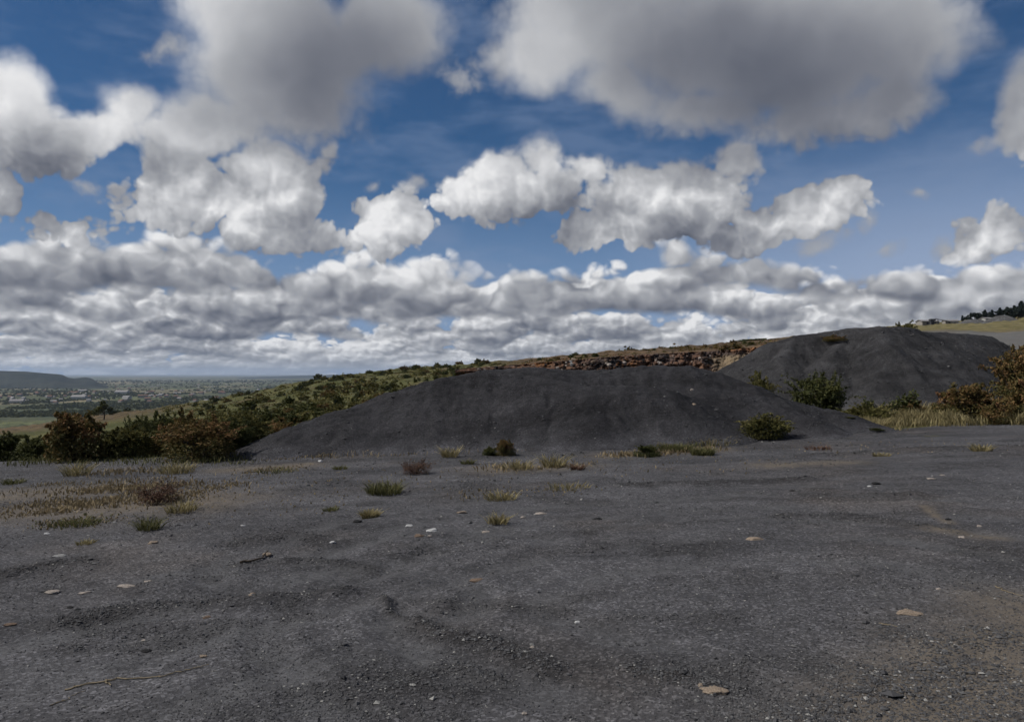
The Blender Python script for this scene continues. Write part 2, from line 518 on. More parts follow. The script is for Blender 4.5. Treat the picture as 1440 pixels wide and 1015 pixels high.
# --- quarry rock
m_rock, nb, p = material('quarry_rock', 0.95, 0.1)
geo = nb.node('ShaderNodeNewGeometry'); pos = geo.outputs['Position']
st = nb.vm('MULTIPLY', pos, (0.45, 0.45, 1.0))
k1 = nb.noise(st, 0.5, 5.0, 0.65); k2 = nb.noise(pos, 1.6, 4.0, 0.7)
c = nb.mix(nb.ss(k1, 0.40, 0.60), rgb(0.062, 0.045, 0.040), rgb(0.145, 0.082, 0.054))
c = nb.mix(nb.ss(k2, 0.55, 0.70), c, rgb(0.24, 0.205, 0.18))
c = nb.mix(nb.mul(nb.ss(nb.noise(pos, 0.13, 2.0, 0.5), 0.50, 0.60), nb.ss(k2, 0.30, 0.55)), c, rgb(0.20, 0.095, 0.042))
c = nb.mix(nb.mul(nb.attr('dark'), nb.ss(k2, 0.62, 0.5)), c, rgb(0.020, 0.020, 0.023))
c = nb.mix(nb.attr('talus'), c, nb.mix(k2, rgb(0.12, 0.09, 0.055), rgb(0.27, 0.21, 0.14)))
nb.nt.links.new(c, p.inputs['Base Color'])
bump(nb, p, k2, 0.8, 0.3)

# ------------------------------------------------------------------ the lie of the land
def pad_row(col, d):
    return HOR + F * EYE / d - 0.03 * (col - 720.0)
T_D = [17.0, 24, 32, 60, 118.5, 124, 200, 350, 700, 1500, 3000, 7000, 15000, 45000]
T_ROWS = {   # column of the photograph: rows at which the ground stands at those depths
    -700: [664, 668, 668, 650, 635, 633, 622, 618, 615],
    0:    [None, 655, 655, 642, 625, 623, 612, 605, 608],
    150:  [None, 646, 640, 625, 608, 606, 593, 584, 600],
    300:  [None, 636, 626, 606, 590, 587, 572, 563, 590],
    430:  [None, 624, 613, 592, 570, 567, 548, 536, 560],
    550:  [None, 614, 603, 580, 556, 552, 532, 519, 550],
    680:  [None, 606, 593, 572, 545, 540, 522, 511, 545],
    780:  [None, 600, 585, 560, 534, 508, 505, 503, 545],
    870:  [None, 592, 575, 550, 533, 500, 497, 496, 535],
    960:  [None, None, 570, 545, 532, 494, 491, 489, 530],
    1080: [None, None, 566, 535, 526, 485, 481, 479, 525],
    1290: [None, None, None, 515, 482, 478, 462, 456, 520],
    1440: [None, None, None, 512, 480, 476, 461, 446, 520],
    1750: [None, None, None, 505, 470, 466, 450, 430, 515],
    2200: [None, None, None, 500, 465, 460, 440, 425, 515],
}
_cols = np.array(sorted(T_ROWS), float)
_ld = np.log(np.array([1.0, 8.0] + T_D))
_tab = []
for cc in sorted(T_ROWS):
    rw = list(T_ROWS[cc]) + [HOR + 80 * F / d for d in T_D[9:]]
    rw = [pad_row(cc, d) if v is None else v for v, d in zip(rw, T_D)]
    _tab.append([(EYE - (v - HOR) / F * d) for v, d in zip([pad_row(cc, 1.0), pad_row(cc, 8.0)] + rw, [1.0, 8.0] + T_D)])
_tab = np.array(_tab)                                  # heights
_gl = np.linspace(_ld[0], _ld[-1], 700); _gd = np.exp(_gl)
_gcol = np.arange(-700, 2201, 10.0)
# interpolate slope (height / depth) so far ground stays level
_slope = (_tab - EYE) / np.exp(_ld)[None, :]
_t1 = np.stack([np.interp(_gl, _ld, r_) for r_ in _slope])
_t2 = np.stack([np.interp(_gcol, _cols, _t1[:, k]) for k in range(_t1.shape[1])], 1)
def _blur(a, n, axis):
    k = np.hanning(n + 2)[1:-1]; k /= k.sum()
    pw = [(0, 0), (0, 0)]; pw[axis] = (n // 2, n // 2)
    return np.apply_along_axis(lambda r_: np.convolve(r_, k, 'valid'), axis, np.pad(a, pw, mode='edge'))
_t2[:, :] = _blur(_t2, 9, 0)
_soft = _blur(_t2, 13, 1)
_near = (_gd > 19)[None, :] & ~((_gd > 90) & (_gd < 145))[None, :]
_t2 = np.where(_near, _soft, _t2)

def land(x, y):
    """height of the ground without the fine relief"""
    x = np.asarray(x, float); y = np.asarray(y, float)
    d = np.maximum(y, 1.0)
    colp = np.clip(x / d * F + 720.0, -700, 2199.9)
    ci = (colp + 700) / 10.0; c0 = np.floor(ci).astype(int); cf = ci - c0; c1 = np.minimum(c0 + 1, len(_gcol) - 1)
    li = np.clip((np.log(d) - _gl[0]) / (_gl[1] - _gl[0]), 0, 698.999); l0 = np.floor(li).astype(int); lf = li - l0
    s_ = (_t2[c0, l0] * (1 - cf) + _t2[c1, l0] * cf) * (1 - lf) + (_t2[c0, l0 + 1] * (1 - cf) + _t2[c1, l0 + 1] * cf) * lf
    z = EYE + s_ * d
    zp = 0.03 * x
    w = sstep(15.0, 18.0, y)
    return zp * (1 - w) + z * w

def seg_dist(x, y, pts):
    best = np.full(np.shape(x), 1e9)
    for (ax, ay), (bx_, by_) in zip(pts[:-1], pts[1:]):
        vx, vy = bx_ - ax, by_ - ay
        t = np.clip(((x - ax) * vx + (y - ay) * vy) / (vx * vx + vy * vy + 1e-9), 0, 1)
        best = np.minimum(best, np.hypot(x - ax - t * vx, y - ay - t * vy))
    return best

def ground_at(px, py):
    """where the sight line through a pixel meets the ground"""
    d = pix_dir(px, py)
    ts = np.exp(np.linspace(math.log(2.0), math.log(30000), 6000))
    x, y, z = d.x * ts, d.y * ts, EYE + d.z * ts
    below = z < land(x, y)
    i = int(np.argmax(below)) if below.any() else len(ts) - 1
    lo, hi_ = ts[max(i - 1, 0)], ts[i]
    for _ in range(24):
        md = 0.5 * (lo + hi_)
        if EYE + d.z * md < float(land(d.x * md, d.y * md)): hi_ = md
        else: lo = md
    return float(d.x * hi_), float(d.y * hi_), float(land(d.x * hi_, d.y * hi_))

def col_at(px, depth):
    x = (px - 720.0) / F * depth
    return x, depth, float(land(x, depth))

# ridges of coarse loose stone pushed up by wheels: (polyline in pixels, half width m, height m, darkness)
RIDGES = [
 ([(590, 880), (650, 898), (700, 908), (760, 935)], 0.11, 0.030, 1.0),
 ([(535, 843), (548, 858), (600, 882)], 0.05, 0.030, 0.8),
 ([(885, 936), (950, 950), (1030, 966)], 0.07, 0.020, 0.9),
 ([(340, 792), (430, 786), (525, 798)], 0.12, 0.030, 0.7),
 ([(-40, 815), (60, 795), (110, 790)], 0.20, 0.04, 0.9),
 ([(100, 872), (220, 852), (330, 846), (470, 832)], 0.13, 0.035, 0.8),
 ([(620, 850), (700, 852), (790, 856)], 0.12, 0.015, 0.6),
 ([(830, 872), (960, 872), (1010, 868)], 0.10, 0.015, 0.5),
 ([(880, 682), (1000, 678), (1130, 672)], 0.16, 0.045, 0.9),
 ([(1140, 702), (1210, 699), (1290, 695)], 0.14, 0.03, 0.6),
 ([(1215, 728), (1290, 738), (1330, 745)], 0.12, 0.03, 0.7),
 ([(360, 758), (420, 750), (450, 765)], 0.16, 0.03, 0.7),
 ([(1130, 640), (1290, 632), (1440, 628)], 0.20, 0.05, 0.7),
 ([(700, 760), (860, 740), (1100, 725), (1330, 720)], 0.10, 0.015, 0.35),
 ([(560, 960), (620, 930), (700, 960)], 0.10, 0.015, 0.3),
 ([(1250, 890), (1320, 905), (1400, 890)], 0.15, 0.02, 0.8),
 ([(1100, 1010), (1240, 960), (1330, 930)], 0.15, 0.02, 0.6),
]
TANS = [([(1280, 1060), (1390, 940), (1480, 860)], 0.52), ([(1300, 712), (1335, 735)], 0.06),
        ([(1320, 745), (1390, 755)], 0.16), ([(60, 715), (190, 712), (270, 705)], 0.9), ([(700, 660), (800, 655)], 0.5),
        ([(-20, 700), (120, 690)], 0.8), ([(1080, 655), (1190, 650)], 0.35),
        ([(860, 640), (1000, 632)], 0.4), ([(330, 660), (420, 655)], 0.5)]
RIDGES = [([ground_at(*q)[:2] for q in pl_], w, h_, dk) for pl_, w, h_, dk in RIDGES]
TANS = [([ground_at(*q)[:2] for q in pl_], w) for pl_, w in TANS]

RUTS = [[(1500, 800), (1280, 762), (1000, 752), (760, 778), (600, 830), (560, 872), (640, 925), (800, 985), (960, 1060)],
        [(1500, 716), (1300, 700), (1040, 696), (760, 712), (560, 742), (440, 790)],
        [(-60, 905), (160, 862), (420, 812), (640, 772)], [(-60, 1000), (200, 925), (500, 850)]]
RUTS = [[ground_at(*q)[:2] for q in pl_] for pl_ in RUTS]
def ruts(x, y):
    """shallow wheel tracks: pressed down and dusted over, with a little rim"""
    z = np.zeros_like(x); dust = np.zeros_like(x)
    wob = 0.12 * fbm(x * 0.8, y * 0.8, 3)
    for pts in RUTS:
        d = seg_dist(x + wob, y + wob, pts)
        for off in (0.0, 0.85):
            e = np.abs(d - off)
            t = np.exp(-(e / 0.15) ** 4)
            z = z - 0.012 * t + 0.007 * np.exp(-((e - 0.24) / 0.07) ** 2)
            dust = np.maximum(dust, t * np.clip(0.55 + 1.3 * fbm(x * 0.9 + off, y * 0.9, 4), 0, 1))
    return z, dust * (1 - sstep(12, 16, y))

def relief(x, y, want=False):
    """fine relief of the gravel pad near the camera, fading out beyond it"""
    near = 1 - sstep(30, 60, y)
    wob = fbm(x * 1.3, y * 1.3, 3)
    z = 0.026 * fbm(x * 0.45, y * 0.45, 4) + 0.012 * fbm(x * 2.3 + 40, y * 2.3, 4) + 0.006 * fbm(x * 11, y * 11, 3)
    coarse = np.zeros_like(x)
    for pts, w, h_, dk in RIDGES:
        d = seg_dist(x + 0.10 * wob, y + 0.10 * fbm(x * 3 + 5, y * 3, 2), pts)
        t = np.exp(-(d / (1.2 * w)) ** 2)
        z = z + 0.75 * h_ * t * (0.75 + 0.6 * fbm(x * 6, y * 6, 2)) - 0.4 * h_ * np.exp(-((d - 1.8 * w) / w) ** 2)
        coarse = np.maximum(coarse, t * dk)
    z = z + ruts(x, y)[0]
    tanm = np.zeros_like(x)
    for pts, w in TANS:
        d = seg_dist(x + 0.35 * w * fbm(x * 2, y * 2, 3), y + 0.35 * w * fbm(x * 2 + 7, y * 2, 3), pts)
        tanm = np.maximum(tanm, np.exp(-(d / w) ** 2))
    coarse = np.clip(coarse + 0.45 * sstep(0.18, 0.45, fbm(x * 0.9 + 31, y * 0.9, 4)), 0, 1)
    return z * near, coarse * near, tanm * near

def surf(x, y):
    x = np.asarray(x, float); y = np.asarray(y, float)
    return land(x, y) + relief(x, y)[0]

# ------------------------------------------------------------------ the mounds
heights_of = {}
def pile(name, ridges, k, rnd, bbox, step, mat, rill, seed, rill_amp, label, cat='mound'):
    """a heap of loose stone: slopes falling evenly from crest lines (x, y, z)"""
    x0, x1, y0, y1 = bbox
    xs = np.arange(x0, x1, step); yy = np.arange(y0, y1, step)
    Xp, Yp = np.meshgrid(xs, yy)
    wx = Xp + 0.35 * fbm(Xp * 0.5 + seed, Yp * 0.5, 3); wy = Yp + 0.35 * fbm(Xp * 0.5 + 9 + seed, Yp * 0.5, 3)
    best = np.full(Xp.shape, -50.0); ang = np.zeros(Xp.shape); dist = np.zeros(Xp.shape)
    for pts, kk in ridges:
        for a_, c_ in zip(pts[:-1], pts[1:]):
            vx, vy = c_[0] - a_[0], c_[1] - a_[1]
            t = np.clip(((wx - a_[0]) * vx + (wy - a_[1]) * vy) / (vx * vx + vy * vy + 1e-9), 0, 1)
            qx, qy = a_[0] + t * vx, a_[1] + t * vy
            d = np.hypot(wx - qx, wy - qy)
            z = a_[2] + t * (c_[2] - a_[2]) - (kk or k) * (np.sqrt(d * d + rnd * rnd) - rnd)
            up = z > best
            h_ = 0.06
            best = np.where(up, z, best)
            ang = np.where(up, (qx + t) * 3.0 + np.arctan2(wy - qy, wx - qx) * 2.2, ang); dist = np.where(up, d, dist)
    g0 = land(Xp, Yp)
    rise = best - g0
    body = sstep(0.0, 0.5, rise)
    # runnels down the slope and lumps
    best = best + body * (rill_amp * fbm(ang * rill, dist * 0.35, 4) * sstep(0.2, 1.2, dist) + 0.8 * rill_amp * fbm(Xp * 1.4 + seed, Yp * 1.4, 5, 0.6) + 0.035 * fbm(Xp * 5, Yp * 5, 4, 0.6))
    # the foot runs out gently
    foot = np.exp(-np.maximum(rise, 0) / 0.18)
    best = np.where(rise > -0.6, best + 0.05 * foot, best)
    Zp = np.maximum(best, g0 - 0.12)
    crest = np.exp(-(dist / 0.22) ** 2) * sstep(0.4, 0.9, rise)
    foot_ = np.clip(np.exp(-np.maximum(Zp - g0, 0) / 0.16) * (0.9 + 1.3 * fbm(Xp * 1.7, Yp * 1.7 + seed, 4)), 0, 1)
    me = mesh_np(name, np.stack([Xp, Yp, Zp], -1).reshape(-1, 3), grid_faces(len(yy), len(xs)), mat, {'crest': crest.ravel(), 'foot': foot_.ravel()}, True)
    # drop the faces that lie wholly under the ground
    import bmesh
    bm = bmesh.new(); bm.from_mesh(me)
    low = (Zp <= g0 - 0.07).ravel()
    bm.verts.ensure_lookup_table()
    bmesh.ops.delete(bm, geom=[v for v, l in zip(bm.verts, low) if l], context='VERTS')
    bm.to_mesh(me); bm.free()
    o = obj(name, me)
    tag(o, label, cat)
    def grid_height(x, y):
        i = np.clip(np.round((x - x0) / step).astype(int), 0, len(xs) - 1); j = np.clip(np.round((y - y0) / step).astype(int), 0, len(yy) - 1)
        inside_ = (x > x0) & (x < x1) & (y > y0) & (y < y1)
        return np.where(inside_, best[j, i], -50.0)
    heights_of[label] = grid_height
    def height(x, y):
        i = int(round((x - x0) / step)); j = int(round((y - y0) / step))
        if 0 <= i < len(xs) and 0 <= j < len(yy): return float(Zp[j, i])
        return float(land(x, y))
    return height

def crest(cols):
    """(column, row, depth) of skyline points -> crest points in the world"""
    o = []
    for c_, r_, d in cols:
        v = pix_dir(c_, r_)
        s_ = d / v.y
        o.append((v.x * s_, d, EYE + v.z * s_))
    return o

near_h = pile('stone_mound', [
    (crest([(372, 632, 16.9), (420, 600, 17.6), (480, 577, 18.5), (560, 551, 19.3), (620, 532, 19.8), (690, 520, 20.2), (755, 517, 20.4), (800, 521, 20.6), (850, 520, 20.8), (905, 515, 20.8), (955, 515, 20.6), (1000, 524, 20.4), (1050, 542, 20.0), (1110, 564, 19.5), (1165, 578, 19.0), (1200, 592, 18.5)]), None),
    (crest([(690, 521, 20.2), (760, 533, 19.2), (830, 544, 18.5), (880, 541, 18.6), (930, 548, 18.3)]), 0.50),
    (crest([(480, 577, 18.5), (520, 596, 17.6)]), 0.5),
    (crest([(1050, 560, 18.9), (1130, 585, 18.0)]), 0.5),
    ], 0.46, 0.35, (-7.5, 10.5, 14.6, 26.0), 0.055, m_pile, 1.3, 3.0, 0.05,
    'long low mound of fine black crushed stone across the middle of the yard')
far_h = pile('stone_mound', [
    (crest([(1085, 482, 34.0), (1118, 471, 34.0), (1150, 468, 34.2), (1185, 463, 34.0), (1240, 459, 33.0), (1272, 460, 33.4), (1300, 466, 34.5), (1350, 469, 35.5), (1388, 472, 36.0)]), None),
    (crest([(1240, 459, 33.0), (1243, 485, 31.2), (1243, 520, 29.6)]), 0.66),
    (crest([(1118, 471, 34.0), (1100, 500, 32.2)]), 0.62),
    (crest([(1185, 463, 34.0), (1172, 495, 31.8)]), 0.62),
    (crest([(1330, 468, 35.2), (1325, 500, 32.8)]), 0.62),
    ], 0.60, 0.18, (7.0, 26.0, 24.0, 43.0), 0.075, m_pile_far, 3.2, 21.0, 0.055,
    'tall peaked pile of grey crushed stone with a ridge down its face, behind the bushes')
pile('stone_mound', [(crest([(1404, 444, 262.0), (1412, 443, 262.0)]), None)], 0.55, 1.0,
     (146, 178, 250, 276), 0.6, m_heap, 1.0, 5.0, 0.1, 'small pale grey stone heap on the dry rise below the dark tree row', 'mound')
pile('stone_mound', [(crest([(1363, 449, 282.0), (1375, 449, 282.0)]), None)], 0.45, 1.0,
     (158, 182, 274, 292), 0.6, m_heap, 1.0, 8.0, 0.1, 'low grey stone heap at the left end of the dark tree row', 'mound')

# one sheet of ground, fine near the camera and reaching to the horizon
ys = [-6.0, -3.0, -1.0, 0.5, 1.6, 2.4]
yv = 2.9
while yv < 45: ys.append(yv); yv *= 1.0068
while yv < 45000: ys.append(yv); yv *= (1.016 if yv < 700 else 1.03)
ys = np.array(ys)
ss_ = np.concatenate([np.linspace(-1.25, -0.72, 40), np.linspace(-0.715, 0.715, 520), np.linspace(0.72, 1.25, 40)])
X = ss_[None, :] * np.maximum(ys, 4.2)[:, None]
Y = np.repeat(ys[:, None], len(ss_), 1)
Z = land(X, Y)
rz, coarse_, tan_ = relief(X, Y)
dust_ = 0.95 * ruts(X, Y)[1]
far_n = sstep(20, 60, Y)
Z = Z + rz + far_n * (1 - sstep(600, 1500, Y)) * (0.006 * Y * fbm(X * 0.07, Y * 0.05, 4)) * (1 - 0.7 * ((Y > 95) & (Y < 140)))
Z = Z + sstep(3000, 9000, Y) * 12 * fbm(X / 2500.0, Y / 4000.0, 4)
COLP = X / np.maximum(Y, 1.0) * F + 720
for hf_ in list(heights_of.values())[:2]:
    gap = land(X, Y) - hf_(X, Y)
    sp = np.exp(-np.maximum(gap, 0) / 0.40) * (0.55 + 1.1 * fbm(X * 1.1, Y * 1.1, 4))
    coarse_ = np.maximum(coarse_, np.clip(sp * 0.9, 0, 1) * (gap < 1.5))
edge_n = fbm(X * 0.25, Y * 0.25, 4) * 1.6
pad_ = 1 - sstep(17.0, 19.5, Y + edge_n + 1.0)
pad_ = np.maximum(pad_, (1 - sstep(40, 52, Y)) * sstep(980, 1040, COLP) * (0.35 + 0.65 * sstep(-0.1, 0.2, fbm(X * 0.3, Y * 0.3, 3))) * 0.95)
yard_ = sstep(1080, 1160, COLP) * sstep(45, 60, Y) * (1 - sstep(165, 190, Y + 10 * fbm(X * 0.03, Y * 0.03, 2)))
dry_ = np.maximum(sstep(640, 760, COLP) * sstep(95, 118, Y) * (1 - sstep(600, 900, Y)),
                  sstep(1080, 1160, COLP) * sstep(160, 190, Y))
dry_ = np.maximum(dry_, (1 - sstep(160, 330, COLP)) * sstep(150, 260, Y) * 0.8)
val_ = sstep(500, 800, Y)
me = mesh_np('ground', np.stack([X, Y, Z], -1).reshape(-1, 3), grid_faces(len(ys), len(ss_)), m_ground,
             {'coarse': coarse_.ravel(), 'tan': tan_.ravel(), 'pad': pad_.ravel(), 'yard': yard_.ravel(), 'dry': np.clip(dry_, 0, 1).ravel(), 'valley': val_.ravel(), 'straw': (sstep(1080, 1160, COLP) * sstep(160, 190, Y) * (1 - sstep(500, 700, Y))).ravel(), 'dust': dust_.ravel()}, True)
tag(obj('ground', me), kind='structure')

# ------------------------------------------------------------------ the quarry face
cc = np.arange(640, 1100, 1.0); rr = np.linspace(0, 1, 46)
Cc, Rr = np.meshgrid(cc, rr)
D = 115.5 + 1.4 * fbm(Cc * 0.03, 0 * Cc, 3)
base_row = np.interp(Cc, [640, 690, 780, 870, 960, 1020, 1100], [523, 527, 530, 530, 528, 526, 522])
top_row = np.interp(Cc, [640, 690, 740, 780, 870, 960, 1010, 1080, 1100], [519.0, 515.0, 511, 507.5, 499.5, 494, 492, 485, 483])
top_row = top_row + 1.0 * fbm(Cc * 0.08, 0 * Cc + 3, 3)
talus = sstep(985, 1030, Cc + 10 * fbm(Cc * 0.05, Rr * 2, 2)) * sstep(0.85, 0.6, Rr) * (1 - 0 * Cc)
lean = np.where(Rr < 0.5, Rr * 1.2, 0.6 + (Rr - 0.5) * 3.0) + talus * (Rr - 1) * 3.0
lean = lean + 0.9 * fbm(Cc * 0.06, Rr * 3.0, 5, 0.6) + 0.45 * np.round(2.0 * fbm(Cc * 0.11 + 7, Rr * 5.0, 3)) * (1 - talus)
cliff_row = base_row + (top_row - base_row) * Rr
Xc = (Cc - 720) / F * (D + lean); Yc = D + lean
Zc = EYE - (cliff_row - HOR) / F * D
# the lip runs back over the plateau
Yc[-1] += 3.5; Zc[-1] = land(Xc[-1], Yc[-1]) - 0.15
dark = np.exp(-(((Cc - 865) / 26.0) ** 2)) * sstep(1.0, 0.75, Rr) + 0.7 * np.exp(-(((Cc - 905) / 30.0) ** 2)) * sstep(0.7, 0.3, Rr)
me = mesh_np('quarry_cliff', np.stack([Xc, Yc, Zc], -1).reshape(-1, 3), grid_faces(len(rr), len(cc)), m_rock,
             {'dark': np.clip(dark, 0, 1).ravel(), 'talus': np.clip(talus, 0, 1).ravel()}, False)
tag(obj('quarry_cliff', me), kind='structure')

# ------------------------------------------------------------------ far hills
m_hill, nb, p = material('hill_scrub', 0.95, 0.1)
geo = nb.node('ShaderNodeNewGeometry')
hn = nb.noise(geo.outputs['Position'], 0.006, 5.0, 0.6)
nb.nt.links.new(nb.mix(nb.ss(hn, 0.4, 0.6), rgb(0.014, 0.019, 0.016), rgb(0.030, 0.034, 0.026)), p.inputs['Base Color'])
def hill(cols, depth, thick, rows=22):
    ccs = np.arange(cols[0][0], cols[-1][0] + 1, 3.0)
    top = np.interp(ccs, [q[0] for q in cols], [q[1] for q in cols])
    tt = np.linspace(0, 1, rows)
    V = []
    for t in tt:
        d = depth + thick * (t - 0.5)
        x = (ccs - 720) / F * d + 10 * fbm(ccs * 0.02, 0 * ccs + t * 3, 2)
        hz_ = (HOR - top) / F * depth + EYE + 80
        prof = min(1, t / 0.30) ** 0.8 * min(1, (1 - t) / 0.30) ** 0.8
        z = -86 + (hz_ + 6) * prof + 9 * prof * fbm(ccs * 0.03, 0 * ccs + t * 6, 4) * (1 - prof * 0.8)
        V.append(np.stack([x, np.full_like(x, d) + 90 * fbm(ccs * 0.02 + 50, 0 * ccs + t, 3), z], -1))
    return np.concatenate(V), grid_faces(rows, len(ccs))
v1, f1 = hill([(-300, 517), (-120, 519), (0, 521.5), (40, 522.5), (70, 525.0), (86, 526.5), (93, 531.0), (102, 532.5), (116, 530.5), (125, 533), (135, 538), (146, 542), (165, 545)], 5200, 1500)
v2, f2 = hill([(90, 545), (145, 541), (168, 536.5), (178, 533.5), (186, 534.8), (204, 533.8), (225, 535), (290, 533.5), (350, 530.5), (430, 528), (520, 525), (600, 524), (700, 525)], 14000, 3000)
me = mesh_np('hills', np.concatenate([v1, v2]), np.concatenate([f1, f2 + len(v1)]), m_hill, None, True)
tag(obj('hills', me), kind='structure')

# ------------------------------------------------------------------ haze
m_haze = bpy.data.materials.new('haze_air'); m_haze.use_nodes = True
nt = m_haze.node_tree; nt.nodes.clear()
o_ = nt.nodes.new('ShaderNodeOutputMaterial'); pv = nt.nodes.new('ShaderNodeVolumePrincipled')
pv.inputs['Color'].default_value = (0.62, 0.77, 1.0, 1)
pv.inputs['Density'].default_value = 3.6e-5
pv.inputs['Anisotropy'].default_value = 0.2
nt.links.new(pv.outputs[0], o_.inputs['Volume'])
hx, hy0, hy1, hz0, hz1 = 58000, -40, 46000, -140, 260
hv = [(sx_ * hx, yy_, zz_) for zz_ in (hz0, hz1) for yy_ in (hy0, hy1) for sx_ in (-1, 1)]
hf = [(0, 2, 3, 1), (4, 5, 7, 6), (0, 1, 5, 4), (2, 6, 7, 3), (0, 4, 6, 2), (1, 3, 7, 5)]
tag(obj('haze', mesh_np('haze', hv, hf, m_haze)), kind='stuff')
# ------------------------------------------------------------------ vegetation
def leaf_material(name, stops, trans=0.25):
    m, nb, p = material(name, 0.75, 0.15)
    t = nb.attr('tint')
    r = nb.node('ShaderNodeValToRGB'); nb.put(r.inputs[0], t)
    e = r.color_ramp.elements
    e[0].position, e[0].color = stops[0][0], rgb(*stops[0][1])
    e[1].position, e[1].color = stops[-1][0], rgb(*stops[-1][1])
    for q, c in stops[1:-1]:
        x_ = e.new(q); x_.color = rgb(*c)
    nb.nt.links.new(r.outputs[0], p.inputs['Base Color'])
    tr = nb.node('ShaderNodeBsdfTranslucent'); nb.nt.links.new(r.outputs[0], tr.inputs[0])
    out_ = [n for n in m.node_tree.nodes if n.type == 'OUTPUT_MATERIAL'][0]
    nb.nt.links.new(mixs_m(nb, trans, p.outputs[0], tr.outputs[0]), out_.inputs[0])
    return m
def mixs_m(nb, f, a_, b_):
    n = nb.node('ShaderNodeMixShader'); n.inputs[0].default_value = f
    nb.nt.links.new(a_, n.inputs[1]); nb.nt.links.new(b_, n.inputs[2]); return n.outputs[0]

LM = {
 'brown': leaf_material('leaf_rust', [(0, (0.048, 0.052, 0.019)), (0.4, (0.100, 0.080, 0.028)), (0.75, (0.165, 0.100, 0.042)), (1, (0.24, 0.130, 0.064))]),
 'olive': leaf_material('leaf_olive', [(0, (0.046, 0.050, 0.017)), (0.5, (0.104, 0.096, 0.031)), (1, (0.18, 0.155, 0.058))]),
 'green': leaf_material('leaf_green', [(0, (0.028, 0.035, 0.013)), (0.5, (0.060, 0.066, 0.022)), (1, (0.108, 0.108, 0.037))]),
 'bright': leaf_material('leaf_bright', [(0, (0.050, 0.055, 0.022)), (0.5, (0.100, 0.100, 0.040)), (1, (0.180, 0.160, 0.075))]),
 'dead': leaf_material('leaf_dead', [(0, (0.050, 0.028, 0.020)), (0.5, (0.115, 0.062, 0.042)), (1, (0.19, 0.125, 0.085))], 0.15),
 'dry': leaf_material('blade_dry', [(0, (0.100, 0.083, 0.040)), (0.5, (0.225, 0.190, 0.095)), (1, (0.38, 0.32, 0.175))]),
 'withered': leaf_material('blade_withered', [(0, (0.105, 0.080, 0.045)), (0.5, (0.22, 0.172, 0.100)), (1, (0.36, 0.29, 0.18))], 0.15),
 'pine': leaf_material('leaf_pine', [(0, (0.012, 0.018, 0.016)), (0.5, (0.022, 0.031, 0.026)), (1, (0.040, 0.050, 0.036))], 0.1),
}
m_bark, nb, p = material('bark', 0.9, 0.1)
geo = nb.node('ShaderNodeTexCoord')
nb.nt.links.new(nb.mix(nb.noise(geo.outputs['Object'], 9.0, 4.0, 0.6), rgb(0.035, 0.027, 0.020), rgb(0.095, 0.075, 0.058)), p.inputs['Base Color'])

def leaf_cards(C_, size, rng, tint, elong=1.7, up=0.25):
    """one four-cornered leaf at each centre, turned at random"""
    n = len(C_)
    a_ = rng.normal(size=(n, 3)); a_[:, 2] += up; a_ /= np.linalg.norm(a_, axis=1)[:, None]
    w = rng.normal(size=(n, 3)); b2 = np.cross(a_, w); b2 /= np.linalg.norm(b2, axis=1)[:, None] + 1e-9
    s = (size * rng.uniform(0.6, 1.3, n))[:, None]
    v = np.stack([C_ - a_ * s * elong * 0.5, C_ + b2 * s * 0.42, C_ + a_ * s * elong * 0.5, C_ - b2 * s * 0.42], 1).reshape(-1, 3)
    f = np.arange(n * 4).reshape(-1, 4)
    return v, f, np.repeat(tint, 4)

